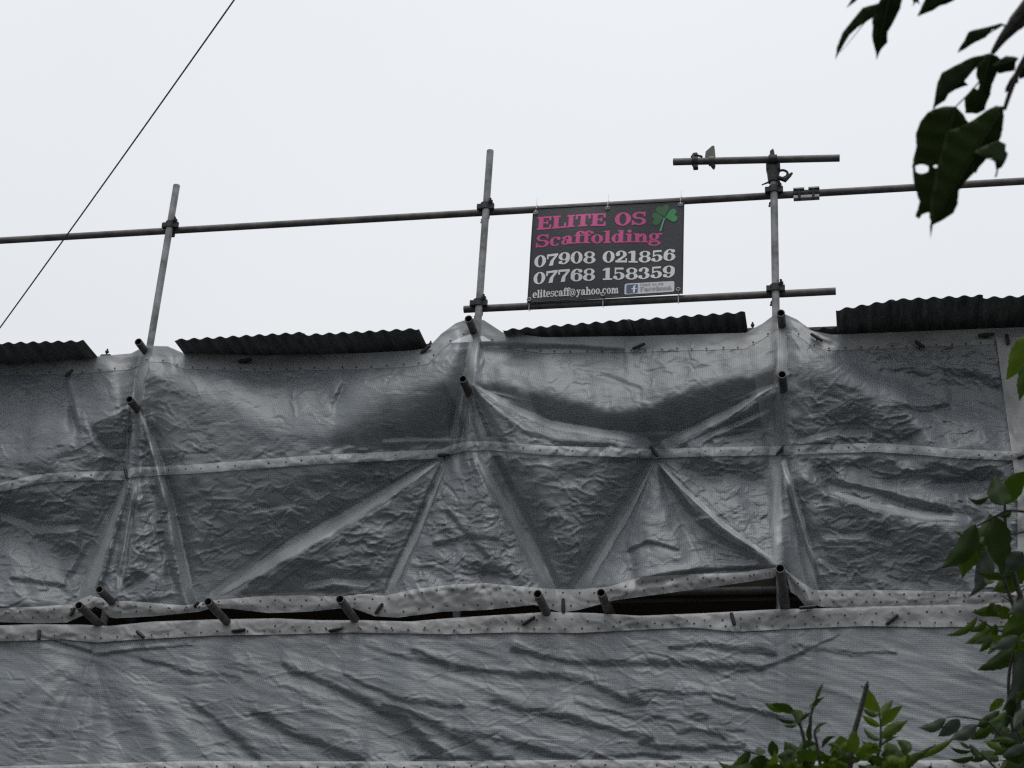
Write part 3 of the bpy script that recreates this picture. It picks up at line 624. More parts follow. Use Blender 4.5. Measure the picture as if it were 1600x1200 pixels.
for pl in (BOTB, HEMB, TOPC, HEMC, SEAMD):
    pl.insert(0, (-340, pl[0][1]+4)); pl.append((2000, pl[-1][1]-5))
def eyelets(parent, rows, off):
    mb = MB()
    for pl, dy, s0, sp, jit in rows:
        x = s0
        while x < 1980:
            y = float(np.interp(x, [p[0] for p in pl], [p[1] for p in pl]))+dy+random.uniform(-1, 1)
            c = at(x, y, FY-float(hgt(x, y))-off)
            n = 8; R_ = .0064; nv = Vector((0, -.5, -.15)).normalized()
            vs = [c+Vector((R_*math.cos(2*math.pi*k/n), -.003, R_*math.sin(2*math.pi*k/n))) for k in range(n)]
            vs += [c+Vector((R_*.7*math.cos(2*math.pi*k/n), -.006, R_*.7*math.sin(2*math.pi*k/n))) for k in range(n)]
            mb.add(vs, [(k, (k+1) % n, n+(k+1) % n, n+k) for k in range(n)]+[tuple(range(n, 2*n))])
            x += sp+random.uniform(-jit, jit)
    return tag(mb.build('eyelets', MAT['eyelet'], parent), kind='stuff')
random.seed(5)
hemn = fnoise(30, 18, 41)*.0016+facets(60, 26, 61, .7, .4)*.0004
def hem_extra(amp=.012, p=1.0):
    def f(px, py, t):
        i = np.clip(((py-Y0)/ST).astype(int), 0, len(GY)-1); j = np.clip(((px-X0)/ST).astype(int), 0, len(GX)-1)
        return amp*np.sin(math.pi*np.clip(t, 0, 1)**p)+hemn[i, j]
    return f
def slack(px, py, t): return 0*px

shA = empty('scaffold_sheet', at(740, 720, FY))
strip('fabric', 'sheet', shA, TOPA, sh(SEAM, 4), 165)
strip('top_hem', 'hem_clear', shA, sh(TOPA, -1), sh(TOPA, 24), 14, off=.003)
strip('bottom_hem', 'hem_seam', shA, sh(SEAM, -7), sh(SEAM, 7), 9, off=.006, extra=hem_extra(.005))
eyelets(shA, [(SEAM, 0, -60, 25, 2)], .014); eyelets(shA, [(TOPA, 21, -50, 24, 3)], .010)
tag(shA, 'translucent white reinforced sheet, topmost, hung below the corrugated roof', 'sheeting', 'scaffold sheeting')
shB = empty('scaffold_sheet', at(740, 930, FY))
strip('fabric', 'sheet', shB, sh(SEAM, -6), sh(BOTB, -2), 190, off=-.006)
strip('bottom_hem', 'hem', shB, HEMB, BOTB, 14, off=.004, extra=hem_extra(.010, .8))
eyelets(shB, [(HEMB, 7, -40, 25, 3), (BOTB, -9, -30, 26, 5)], .019)
tag(shB, 'translucent reinforced sheet with radiating pleats, its white hem sagging over the dark gap', 'sheeting', 'scaffold sheeting')
shC = empty('scaffold_sheet', at(740, 1190, FY))
strip('fabric', 'sheet', shC, sh(TOPC, 3), sh(SEAMD, 4), 170, off=-.004)
strip('top_hem', 'hem', shC, TOPC, HEMC, 14, off=.004, extra=hem_extra(.013, .6))
eyelets(shC, [(HEMC, -6, -40, 25, 2), (TOPC, 12, 430, 26, 3)], .021)
tag(shC, 'translucent white sheet with diagonal creases below the dark gap, lowest in view', 'sheeting', 'scaffold sheeting')
shD = empty('scaffold_sheet', at(740, 1400, FY))
strip('fabric', 'sheet', shD, sh(SEAMD, -3), [(-340, 1416), (2000, 1411)], 60, off=-.004, step=4)
strip('top_hem', 'hem', shD, SEAMD, sh(SEAMD, 22), 12, off=.007, extra=hem_extra(.009, .7))
eyelets(shD, [(SEAMD, 9, -40, 27, 2)], .019)
tag(shD, 'white eyelet hem and sheet along the bottom edge of the picture', 'sheeting', 'scaffold sheeting')
def pleat(parent, pts, ws, hgt_=.007, mat='fold', off=.002, name='pleat'):
    """gathered fold: a doubled, raised band of the sheet running out from a tie or tube"""
    T = np.array(pts, float); seg = np.r_[0, np.cumsum(np.hypot(*np.diff(T, axis=0).T))]; n = max(8, int(seg[-1]/4)); q = np.linspace(0, seg[-1], n)
    x, y = np.interp(q, seg, T[:, 0]), np.interp(q, seg, T[:, 1]); wd = np.interp(q, np.linspace(0, seg[-1], len(ws)), ws)/2
    wd = wd*(1+.12*np.sin(q*.11+T[0, 0])+.06*np.sin(q*.31))
    dx, dy = np.gradient(x), np.gradient(y); ln = np.hypot(dx, dy); nx_, ny_ = -dy/ln, dx/ln
    wd = wd*1.35; e = np.linspace(-1, 1, 11)[None, :]; PX = x[:, None]+nx_[:, None]*wd[:, None]*e; PY = y[:, None]+ny_[:, None]*wd[:, None]*e
    h = hgt(PX, PY)+off+hgt_*np.minimum(1, wd/5)[:, None]*(1-np.abs(e-.25)/1.25)*(1-np.abs(e)**6)
    g = plane_pts(PX, PY, FY-h); m = g.shape[1]
    mb = MB(); mb.add(g.reshape(-1, 3).tolist(), [(i*m+k, i*m+k+1, (i+1)*m+k+1, (i+1)*m+k) for i in range(n-1) for k in range(m-1)])
    o = mb.build(name, MAT[mat], parent); o.data.polygons.foreach_set('use_smooth', [True]*len(o.data.polygons))
    ends = np.minimum(1, np.minimum(np.arange(n), np.arange(n)[::-1]*.7)/4)[:, None]
    mg = 1-np.clip((1-np.abs(e))*np.where(e > 0, 1.3, 2.6), 0, 1)*ends
    o.data.attributes.new('margin', 'FLOAT', 'POINT').data.foreach_set('value', mg.reshape(-1).astype(np.float32))
    o.data.attributes.new('crinkle', 'FLOAT', 'POINT').data.foreach_set('value', np.full(mg.size, .25, np.float32))
    ul = o.data.uv_layers.new(name='UVMap'); vi = np.empty(len(o.data.loops), np.int32); o.data.loops.foreach_get('vertex_index', vi)
    ul.data.foreach_set('uv', g.reshape(-1, 3)[vi][:, [0, 2]].reshape(-1).astype(np.float32)); return o
for pts, ws in (([(215, 632), (234, 685), (249, 733)], (4, 9, 12)), ([(201, 640), (198, 690), (197, 735)], (2, 4, 5)), ([(736, 612), (748, 660), (760, 696)], (4, 8, 13)), ([(722, 606), (712, 655), (704, 702)], (3, 5, 6)), ([(730, 640), (727, 698)], (3, 5)),
                ([(738, 600), (795, 635), (860, 664), (940, 678), (1000, 690)], (4, 9, 13, 13, 6)), ([(1213, 600), (1135, 648), (1044, 693)], (4, 12, 8))): pleat(shA, pts, ws)
for pts, ws in (([(227, 557), (220, 590), (213, 622)], (14, 15, 13)), ([(741, 519), (737, 560), (732, 591)], (15, 17, 15)), ([(1221, 507), (1222, 545), (1223, 581)], (15, 16, 15))): pleat(shA, pts, ws, .010, 'pole_highlight', .006, 'pole_highlight_strip')  # added pale strips imitate poles brightening the film; nothing is wrapped there
for pts, ws in (([(249, 742), (262, 780), (281, 860), (297, 940)], (11, 13, 15, 14)), ([(199, 750), (170, 830), (134, 932)], (5, 13, 20)), ([(213, 746), (200, 830), (184, 925)], (7, 9, 11)), ([(688, 720), (620, 763), (550, 806), (450, 862), (337, 932)], (4, 14, 21, 19, 4)),
                ([(745, 712), (768, 755), (800, 810), (862, 924)], (10, 13, 17, 18)), ([(697, 724), (655, 825), (606, 925)], (3, 9, 12)), ([(1021, 724), (985, 795), (910, 918)], (3, 10, 14)), ([(1222, 717), (1248, 810), (1273, 924)], (8, 13, 18)), ([(1211, 716), (1212, 800), (1214, 874)], (16, 19, 14)),  # last band here is added to imitate the pole showing pale behind
                ([(1290, 766), (1360, 790), (1440, 806), (1508, 812)], (4, 10, 12, 6)), ([(1028, 724), (1068, 765), (1130, 822), (1210, 876)], (3, 7, 8, 4))): pleat(shB, pts, ws)
# loose inner flap of the hem beside the longest tube end
fl = [(1228, 897), (1240, 904), (1252, 922), (1268, 946), (1258, 947), (1246, 932), (1236, 925)]; mb = MB()
mb.add([at(x, y, FY-float(hgt(x, y))+.02+.01*math.sin(x)) for x, y in fl]+[at(x, y, FY-float(hgt(x, y))+.023+.01*math.sin(x)) for x, y in fl], [tuple(range(7)), tuple(range(13, 6, -1))]); mb.build('hem_flap', MAT['hem'], shB)
# vertical lap where the next length of sheeting starts on the right
lap = strip('sheet_lap', 'hem', None, [(1556, 525), (1640, 522)], [(1594, 925), (1680, 925)], 60, off=.016, x0=1556, x1=1640, extra=hem_extra(.004))
me = lap.data; co = np.empty(len(me.vertices)*3, np.float32); me.vertices.foreach_get('co', co); co = co.reshape(-1, 3)
ny, nx = 60, len(co)//60
tt = np.linspace(0, 1, ny)[:, None]; xs0 = np.linspace(1556, 1640, nx)[None, :]+34*np.clip(tt*1.6, 0, 1)
ys0 = 527+tt*398; g = plane_pts(xs0, ys0+0*xs0, FY-hgt(xs0, ys0+0*xs0)-.016)
me.vertices.foreach_set('co', g.reshape(-1).astype(np.float32)); me.update()
tag(lap, 'pale vertical lap strip where two lengths of sheeting overlap at the right edge', 'sheeting', 'scaffold sheeting')

# ------------------------------------------------------------------ transom tubes poking through the sheeting
for (px, py, pr, lab) in (
        (216, 534, .16, 'transom tube end poking over the sheeting at the leftmost pole'),
        (202, 624, .19, 'transom tube end poking through the top sheet below the leftmost pole'),
        (732, 498, .17, 'transom tube end at the sheeting peak below the middle pole'),
        (723, 592, .22, 'transom tube end poking through the top sheet below the middle pole'),
        (1220, 489, .18, 'transom tube end at the sheeting peak below the right pole'),
        (1222, 585, .20, 'transom tube end poking through the top sheet below the right pole'),
        (155, 921, .24, 'upper of two tube ends at the left of the dark gap'),
        (123, 946, .33, 'lower of two tube ends at the left of the dark gap'),
        (325, 940, .33, 'tube end over the dark gap where the long bright pleat starts'),
        (531, 936, .33, 'second single tube end from the left over the dark gap'),
        (840, 928, .32, 'left tube end of the pair in the middle of the dark gap'),
        (939, 926, .31, 'right tube end of the pair in the middle of the dark gap'),
        (1219, 888, .55, 'longest tube end, at the right of the dark gap below the right pole'),
        (1222, 923, .22, 'tube end just under the longest one at the right of the dark gap'),
        (1535, 856, .52, 'tube end behind the leaves near the right edge')):
    Yn = -.135-pr; Yn = min(Yn, FY-float(hgt(px, py))-pr*.85); q = at(px, py, Yn)
    mb = MB(); mb.tube((q.x, Yn, q.z), (q.x, 1.24, q.z), TR*1.04, 24, hollow=TR*.85)
    tag(mb.build('transom_tube', MAT['steel_dark'], None, smooth=True), lab, 'scaffold tube', 'transom tubes poking out of the sheeting')

# scaffold boards of the platform behind the gap
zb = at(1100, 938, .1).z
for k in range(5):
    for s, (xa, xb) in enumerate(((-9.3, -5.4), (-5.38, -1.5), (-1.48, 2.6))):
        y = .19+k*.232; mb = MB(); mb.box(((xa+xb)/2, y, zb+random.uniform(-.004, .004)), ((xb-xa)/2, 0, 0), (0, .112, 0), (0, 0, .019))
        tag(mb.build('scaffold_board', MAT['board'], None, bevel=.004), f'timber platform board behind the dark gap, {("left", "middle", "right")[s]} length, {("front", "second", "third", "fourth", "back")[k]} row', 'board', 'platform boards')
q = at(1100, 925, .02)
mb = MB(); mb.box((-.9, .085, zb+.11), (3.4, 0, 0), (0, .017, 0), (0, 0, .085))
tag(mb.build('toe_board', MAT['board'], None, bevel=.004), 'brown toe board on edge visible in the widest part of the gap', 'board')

# ------------------------------------------------------------------ corrugated roof sheets
def roof_sheet(pl, pr, Yn, label, depth=1.9, rise=.03, pitch=.088):
    a, b = at(*pl, Yn), at(*pr, Yn); n = int((b-a).length/pitch*8); W = (b-a).length
    mb = MB(); rows = 6; vs = []
    ph = random.uniform(0, 1)
    for j in range(rows):
        v = j/(rows-1)
        for i in range(n+1):
            u_ = i/n; p = a.lerp(b, u_); s = math.sin((u_*W/pitch+ph)*2*math.pi)
            vs.append(Vector((p.x, p.y+v*depth, p.z+.0078*s+v*rise)))
    fs = [(j*(n+1)+i, j*(n+1)+i+1, (j+1)*(n+1)+i+1, (j+1)*(n+1)+i) for j in range(rows-1) for i in range(n)]
    mb.add(vs, fs); o = mb.build('roof_sheet', MAT['roof'], None, smooth=True)
    so_ = o.modifiers.new('thickness', 'SOLIDIFY'); so_.thickness = .0025; so_.offset = 1
    return tag(o, label, 'roof sheet', 'corrugated roof sheets')
z1 = at(150, 560, FY).z; z2 = at(281, 553, FY).z; z3 = at(799, 523, FY).z; z4 = at(1310, 523, FY).z
roof_sheet((-330, 546), (130, 533), atz(130, 533, z1).y, 'dark corrugated roof sheet at the left edge of the picture')
roof_sheet((273, 531.5), (476, 520), atz(273, 531, z2).y, 'left of the two lapped corrugated sheets between the leftmost and middle poles')
roof_sheet((470, 524), (655, 514), atz(273, 531, z2).y+.01, 'right of the two lapped corrugated sheets between the leftmost and middle poles')
roof_sheet((786, 516), (985, 500), atz(790, 515, z3).y, 'left corrugated roof sheet under the banner')
roof_sheet((978, 501), (1164, 488), atz(790, 515, z3).y+.008, 'right corrugated roof sheet under the banner, nearest the right pole')
Y4 = atz(1306, 484, z4).y
roof_sheet((1258, 515), (1345, 509), Y4+.30, 'short lower corrugated sheet tucked beside the right sheeting peak')
roof_sheet((1306, 485), (1398, 469), Y4, 'corrugated sheet right of the pole with the free vertical edge')
roof_sheet((1392, 469), (1536, 462), Y4-.01, 'corrugated sheet in the middle of the right-hand roof group')
roof_sheet((1530, 466), (2020, 444), Y4+.01, 'corrugated sheet at the right edge of the picture beyond the leaves')

# ------------------------------------------------------------------ black toggle ties
def tie(px, py, ang, ln, label, off=.03):
    c = at(px, py, FY-float(hgt(px, py))-off)
    L_ = ln/2*MPP*1.08; d = (_r*math.cos(math.radians(ang))+_u*math.sin(math.radians(ang))); d.y = 0; d.normalize()
    o = empty('toggle_tie', c)
    mb = MB(); ts = (-1, -.93, -.6, 0, .6, .93, 1); mb.path([c+d*L_*t for t in ts], [.005, .0095, .011, .0115, .011, .0095, .005], 8); mb.build('toggle', MAT['tie'], o, smooth=True)
    mb = MB(); mb.path([c+Vector((0, -.008, 0)), c+Vector((0, .02, -.006)), c+Vector((0, .06, -.01))], .0035, 6); mb.build('elastic_cord', MAT['tie'], o)
    return tag(o, label, 'tie', 'black toggle ties')
for a in ((108, 583, 52, 16, 'slanted black tie at the top left under the leftmost roof sheet'), (383, 563, 3, 21, 'level black tie under the lapped roof sheets'),
          (665, 546, 45, 18, 'slanted black tie at the end of the lapped roof sheets by the middle peak'), (998, 541, 24, 20, 'slanted black tie under the banner roof sheet'),
          (1276, 527, -42, 20, 'slanted black tie right of the right sheeting peak'), (1437, 538, -45, 16, 'slanted black tie under the right-hand roof group'),
          (1541, 523, 0, 22, 'level black tie under the right-hand roof group'), (1574, 530, -85, 16, 'upright black tie on the lap strip at the right edge'),
          (197, 740, -68, 18, 'black tie on the seam below the leftmost pole'), (693, 711, -2, 16, 'level black tie on the seam left of the middle pole'),
          (1022, 705, -62, 19, 'black tie on the seam where the pleats fan out between the poles'), (1220, 703, 55, 19, 'black tie on the seam below the right pole'),
          (1597, 713, 20, 12, 'black tie on the seam at the right edge of the picture'),
          (113, 956, 75, 13, 'small black tie left of the two tube ends'), (305, 946, 48, 14, 'small black tie at the foot of the left bright streak'),
          (592, 951, 62, 18, 'black tie pulling the hem down left of the middle pole'), (880, 946, -85, 20, 'upright black tie between the pair of tube ends'),
          (1262, 949, 2, 22, 'level black tie right of the longest tube end'),
          (61, 992, -80, 15, 'black tie on the lower hem at the left edge'), (219, 991, -42, 16, 'slanted black tie on the lower hem near the left pinch'),
          (373, 985, 4, 19, 'level black tie on the lower hem, left of two'), (524, 984, 8, 19, 'level black tie on the lower hem, right of two'),
          (826, 970, 35, 20, 'slanted black tie on the lower hem under the pair of tube ends'), (1145, 967, -75, 18, 'upright black tie on the lower hem under the wide gap'),
          (1394, 968, 42, 20, 'slanted black tie on the lower hem at the right')):
    tie(*a)

# ------------------------------------------------------------------ overhead cable
c0, c1 = atd(420, -77, 9.0), atd(-70, 608, 12.0)
pts = []
for i in range(25):
    t = i/24; p = c0.lerp(c1, t); p.z -= .02*4*t*(1-t); pts.append(p)
ext0 = [c0+(c0-c1).normalized()*k for k in (30, 12, 4)]; ext1 = [c1+(c1-c0).normalized()*k for k in (1, 2, 3)]
mb = MB(); mb.path(ext0+pts+ext1, .0044, 8)
tag(mb.build('overhead_cable', MAT['cable'], None, smooth=True), 'thin dark overhead cable crossing the sky at the left', 'cable')

# ------------------------------------------------------------------ banner with its print
def Rr(x0, y0, x1, y1): return [[(x0, y0), (x1, y0), (x1, y1), (x0, y1)]]
def Pl(*p): return [list(p)]
def Bw(cx, cy, rx, ry, tx, ty, a0=0, a1=360):
    n = max(6, int(abs(a1-a0)/12)); out = []
    A_ = [math.radians(a0+(a1-a0)*i/n) for i in range(n+1)]
    for a, b in zip(A_, A_[1:]):
        out.append([(cx+rx*math.cos(a), cy+ry*math.sin(a)), (cx+rx*math.cos(b), cy+ry*math.sin(b)),
                    (cx+(rx-tx)*math.cos(b), cy+(ry-ty)*math.sin(b)), (cx+(rx-tx)*math.cos(a), cy+(ry-ty)*math.sin(a))])
    return out
def Ba(cx, cy, r): return [[(cx+r*math.cos(2*math.pi*k/14), cy+r*math.sin(2*math.pi*k/14)) for k in range(14)]]
def sc(g, kx, ky): return [[(x*kx, y*ky) for x, y in p] for p in g]
S_ = Bw(.40, .73, .38, .28, .20, .11, 25, 270)+Bw(.40, .28, .41, .29, .22, .11, 90, -155)+Rr(.66, .64, .76, 1)+Rr(0, 0, .11, .36)
GL = {
 'E': (.90, Rr(.08, 0, .36, 1)+Rr(0, 0, .84, .13)+Rr(0, .87, .82, 1)+Rr(.34, .45, .58, .56)+Rr(.72, 0, .84, .34)+Rr(.70, .66, .82, 1)+Rr(.54, .35, .64, .66)),
 'L': (.86, Rr(.08, 0, .36, 1)+Rr(0, .87, .46, 1)+Rr(0, 0, .82, .13)+Rr(.69, 0, .82, .40)),
 'I': (.50, Rr(.09, 0, .37, 1)+Rr(0, 0, .46, .13)+Rr(0, .87, .46, 1)),
 'T': (.92, Rr(.30, 0, .58, 1)+Rr(.17, 0, .71, .13)+Rr(0, .87, .88, 1)+Rr(0, .60, .12, 1)+Rr(.76, .60, .88, 1)),
 'O': (1.0, Bw(.47, .5, .47, .52, .27, .10)), 'S': (.86, S_), 'F': (.82, Rr(.08, 0, .3, 1)+Rr(0, 0, .4, .1)+Rr(0, .88, .78, 1)+Rr(.3, .45, .6, .56)+Rr(.68, .68, .78, 1)),
 'c': (.74, Bw(.36, .35, .36, .37, .23, .08, 40, 320)+Ba(.57, .55, .115)),
 'a': (.80, Rr(.42, .05, .65, .5)+Bw(.37, .46, .28, .26, .22, .09, 0, 150)+Ba(.15, .53, .11)+Bw(.27, .2, .27, .22, .2, .07)+Rr(.5, 0, .78, .1)),
 'f': (.52, Rr(.1, 0, .34, .85)+Rr(0, 0, .47, .1)+Rr(0, .6, .5, .7)+Bw(.36, .8, .26, .22, .2, .1, 20, 180)+Ba(.55, .86, .11)),
 'o': (.76, Bw(.36, .35, .36, .37, .23, .08)),
 'l': (.48, Rr(.1, 0, .34, 1)+Rr(0, 0, .44, .1)+Rr(0, .9, .34, 1)),
 'd': (.86, Bw(.32, .35, .32, .37, .22, .08)+Rr(.46, 0, .7, 1)+Rr(.36, .9, .7, 1)+Rr(.46, 0, .82, .1)),
 'b': (.80, Bw(.44, .35, .32, .37, .22, .08)+Rr(.08, 0, .31, 1)+Rr(0, .9, .31, 1)),
 'i': (.48, Rr(.1, 0, .34, .7)+Rr(0, 0, .44, .1)+Rr(0, .6, .34, .7)+Ba(.22, .89, .13)),
 'n': (.90, Rr(.1, 0, .34, .7)+Rr(0, 0, .43, .1)+Rr(0, .6, .34, .7)+Bw(.52, .42, .26, .28, .23, .1, 0, 180)+Rr(.55, 0, .78, .42)+Rr(.47, 0, .87, .1)),
 'h': (.90, Rr(.1, 0, .34, 1)+Rr(0, 0, .43, .1)+Rr(0, .9, .34, 1)+Bw(.52, .42, .26, .28, .23, .1, 0, 180)+Rr(.55, 0, .78, .42)+Rr(.47, 0, .87, .1)),
 'm': (1.28, Rr(.1, 0, .32, .7)+Rr(0, 0, .4, .1)+Rr(0, .6, .32, .7)+Bw(.48, .42, .24, .28, .2, .1, 0, 180)+Rr(.5, 0, .72, .42)+Rr(.44, 0, .8, .1)+Bw(.88, .42, .24, .28, .2, .1, 0, 180)+Rr(.9, 0, 1.12, .42)+Rr(.84, 0, 1.2, .1)),
 'g': (.84, Bw(.33, .44, .31, .28, .2, .08)+Bw(.36, -.10, .38, .20, .17, .09)+Bw(.2, .1, .18, .12, .1, .07, 90, 260)+Rr(.16, .02, .58, .13)+Bw(.66, .56, .16, .14, .1, .08, 60, 180)+Ba(.74, .62, .09)),
 'e': (.76, Bw(.36, .35, .36, .37, .23, .08, 0, 310)+Rr(.14, .31, .71, .4)),
 't': (.56, Rr(.12, .1, .36, .92)+Rr(0, .6, .5, .7)+Bw(.34, .19, .22, .2, .2, .09, 180, 340)),
 's': (.64, sc(S_, .78, .71)), 'y': (.82, Pl((.06, .7), (.32, .7), (.54, .16), (.44, -.02))+Pl((.56, .7), (.7, .7), (.36, -.16), (.24, -.12))+Rr(0, .6, .4, .7)+Rr(.48, .6, .8, .7)+Ba(.2, -.14, .12)),
 'k': (.84, Rr(.08, 0, .3, 1)+Rr(0, 0, .4, .1)+Pl((.3, .3), (.3, .42), (.62, .7), (.76, .7))+Pl((.36, .4), (.5, .5), (.84, 0), (.6, 0))), 'u': (.84, Rr(.08, .2, .3, .7)+Bw(.38, .22, .3, .24, .22, .1, 180, 360)+Rr(.5, 0, .72, .7)),
 '@': (1.1, Bw(.5, .35, .5, .5, .11, .09, -60, 270)+Bw(.47, .35, .22, .26, .12, .09)+Rr(.62, .12, .73, .6)), '.': (.34, Ba(.14, .11, .13)), ' ': (.46, []),
 '0': (.90, Bw(.42, .5, .42, .51, .26, .08)),
 '1': (.74, Rr(.22, 0, .50, 1)+Rr(.04, 0, .68, .12)+Pl((.23, 1), (.02, .86), (.02, .76), (.23, .82))),
 '2': (.86, Bw(.39, .69, .38, .32, .25, .08, -35, 165)+Ba(.16, .68, .15)+Pl((.50, .55), (.74, .55), (.30, .12), (0, .12))+Rr(0, 0, .79, .17)+Rr(.69, 0, .79, .36)),
 '3': (.84, Bw(.36, .74, .35, .27, .24, .08, -80, 160)+Bw(.36, .28, .41, .29, .26, .08, -165, 82)+Ba(.14, .77, .13)+Ba(.13, .2, .14)),
 '5': (.84, Rr(.10, .84, .70, 1)+Rr(.10, .44, .20, .86)+Bw(.38, .31, .40, .32, .26, .08, -155, 135)+Ba(.14, .2, .14)),
 '6': (.86, Bw(.42, .33, .41, .34, .26, .08)+Bw(.44, .5, .43, .51, .27, .09, 55, 200)+Ba(.67, .83, .14)),
 '7': (.86, Rr(0, .82, .70, 1)+Rr(0, .60, .11, 1)+Pl((.56, .84), (.80, .82), (.80, 1), (.66, 1))+Pl((.60, .84), (.80, .84), (.52, .40), (.48, 0), (.18, 0), (.28, .42))),
 '8': (.88, Bw(.42, .74, .37, .27, .21, .08)+Bw(.42, .28, .42, .29, .25, .08)),
 '9': (.86, Bw(.40, .67, .41, .34, .26, .08)+Bw(.38, .5, .43, .51, .27, .09, 235, 380)+Ba(.15, .17, .14))}
BY = .008
cTL, cTR, cBR, cBL = at(833, 325.5, BY), at(1069.5, 313, BY), at(1067, 459, BY), at(823.5, 474, BY)
def bpt(u, v, out=0.0):
    p = cTL.lerp(cTR, u).lerp(cBL.lerp(cBR, u), v)
    p.y += -out - .014*math.sin(math.pi*u*2)*math.sin(math.pi*v) - .018*math.sin(math.pi*v)*math.sin(math.pi*u) - .004*math.sin(u*19+v*5)*math.sin(math.pi*v)
    return p
banner = empty('sign_banner', cBL.lerp(cBR, .5))
mb = MB(); n_, m_ = 24, 16
mb.add([bpt(i/n_, j/m_) for j in range(m_+1) for i in range(n_+1)], [(j*(n_+1)+i, (j+1)*(n_+1)+i, (j+1)*(n_+1)+i+1, j*(n_+1)+i+1) for j in range(m_) for i in range(n_)])
bp_ = mb.build('vinyl', MAT['pvc'], banner, smooth=True)
ul = bp_.data.uv_layers.new(name='UVMap')
for l in bp_.data.loops:
    v = bp_.data.vertices[l.vertex_index].co; ul.data[l.index].uv = (v.x, v.z)
for e in (lambda t: (t, .006), lambda t: (t, .994), lambda t: (.004, t), lambda t: (.996, t)):
    mb = MB(); mb.path([bpt(*e(i/12), .001) for i in range(13)], .004, 6); mb.build('welded_edge', MAT['tie'], banner)
def polys(name, mat, plist, out=.003, parent=None):
    mb = MB()
    for k, p in enumerate(plist):
        o_ = out*.55 + (k % 7)*.00006
        vs = [bpt(u, v, o_) for u, v in p]; mb.add(vs, [tuple(range(len(vs)))])
    return mb.build(name, MAT[mat], parent or banner)
def text(txt, u0, u1, v0, v1, capv, mat, name='lettering', parent=None, out=.003):
    """baseline from (u0, v0) to (u1, v1), capital height capv in v"""
    W = sum(GL[c][0] for c in txt)-.06; x = 0; out_ = []; r_ = None
    for c in txt:
        if c == ' ' and out_: r_ = polys(name, mat, out_, out, parent); out_ = []
        for p in GL[c][1]:
            out_.append([(u0+(u1-u0)*(x+a)/W, v0+(v1-v0)*(x+a)/W-b*capv) for a, b in p])
        x += GL[c][0]
    return polys(name, mat, out_, out, parent)
text('ELITE OS', .036, .752, .243, .246, .142, 'pink'); text('Scaffolding', .036, .855, .432, .432, .135, 'pink')
text('07908 021856', .032, .945, .637, .646, .122, 'white'); text('07768 158359', .033, .945, .812, .822, .122, 'white')
text('elitescaff@yahoo.com', .034, .590, .950, .955, .078, 'white')
def heart(cx, cy, r, ang):
    out_ = []
    for i in range(24):
        t = 2*math.pi*i/24; x = 16*math.sin(t)**3/17; y = (13*math.cos(t)-5*math.cos(2*t)-2*math.cos(3*t)-math.cos(4*t)+3)/17
        x, y = x*r, (y+.75)*r; a = math.radians(ang); X, Y_ = x*math.cos(a)-y*math.sin(a), x*math.sin(a)+y*math.cos(a)
        out_.append((cx+X/1.62, cy-Y_))
    return [out_[::-1]]
sm = polys('shamrock', 'green_dark', heart(.872, .165, .076, 14), .003)
polys('shamrock_leaf', 'green_dark', heart(.868, .175, .074, 98), .005, sm); polys('shamrock_leaf', 'green', heart(.876, .175, .078, -80), .007, sm)
polys('shamrock_stem', 'green_pale', [[(.868, .18), (.876, .185), (.852, .325), (.842, .32)]], .010, sm)
def rrect(u0, v0, u1, v1, r):
    out_ = []
    for cx, cy, a0 in ((u1-r, v1-r*1.5, 0), (u0+r, v1-r*1.5, 90), (u0+r, v0+r*1.5, 180), (u1-r, v0+r*1.5, 270)):
        out_ += [(cx+r*math.cos(math.radians(a0+k*22.5)), cy+1.5*r*math.sin(math.radians(a0+k*22.5))) for k in range(5)]
    return [out_]
bd = polys('badge', 'badge', rrect(.628, .862, .945, .974, .012), .0045)
polys('badge_tile', 'blue', rrect(.640, .874, .712, .962, .006), .0095, bd)
polys('badge_mark', 'white', [[(u*.05+.668, .962-v*.080) for u, v in p] for p in (Rr(.3, 0, .55, .8)+Rr(.1, .45, .75, .58)+Bw(.6, .76, .3, .2, .22, .12, 80, 180))], .013, bd)
text('Facebook', .728, .930, .950, .952, .045, 'grey', 'badge_lettering', bd, .0095); text('Find us on', .728, .875, .893, .893, .022, 'grey', 'badge_lettering', bd, .0095)
for u, v in ((.02, .055), (.497, .045), (.975, .045), (.012, .965), (.49, .962), (.97, .955)):
    up_ = v < .5; c = bpt(u, v, .004)
    mb = MB(); mb.path([c+Vector((.012*math.cos(a), 0, .012*math.sin(a))) for a in np.linspace(0, 2*math.pi, 13)], .0045, 6); mb.build('eyelet', MAT['zinc'], banner)
    rl = rail_at(c.x, A, B) if up_ else rail_at(c.x, L0, L1)
    mb = MB(); loop = [Vector((c.x+.004*math.sin(a), rl.y+.031*math.cos(a), rl.z+.031*math.sin(a))) for a in np.linspace(0, 2*math.pi, 15)]
    mb.path(loop, .0015, 6); q = Vector((c.x, rl.y-.031, rl.z)); mb.path([c+Vector((0, -.004, 0)), q], .0022, 6)
    mb.path([q, q+Vector((.004, -.02, .05 if up_ else -.075))], .0009, 6); mb.build('cable_tie', MAT['nylon'], banner)
tag(banner, 'dark printed vinyl banner with pink and white lettering tied between the rails', 'banner')

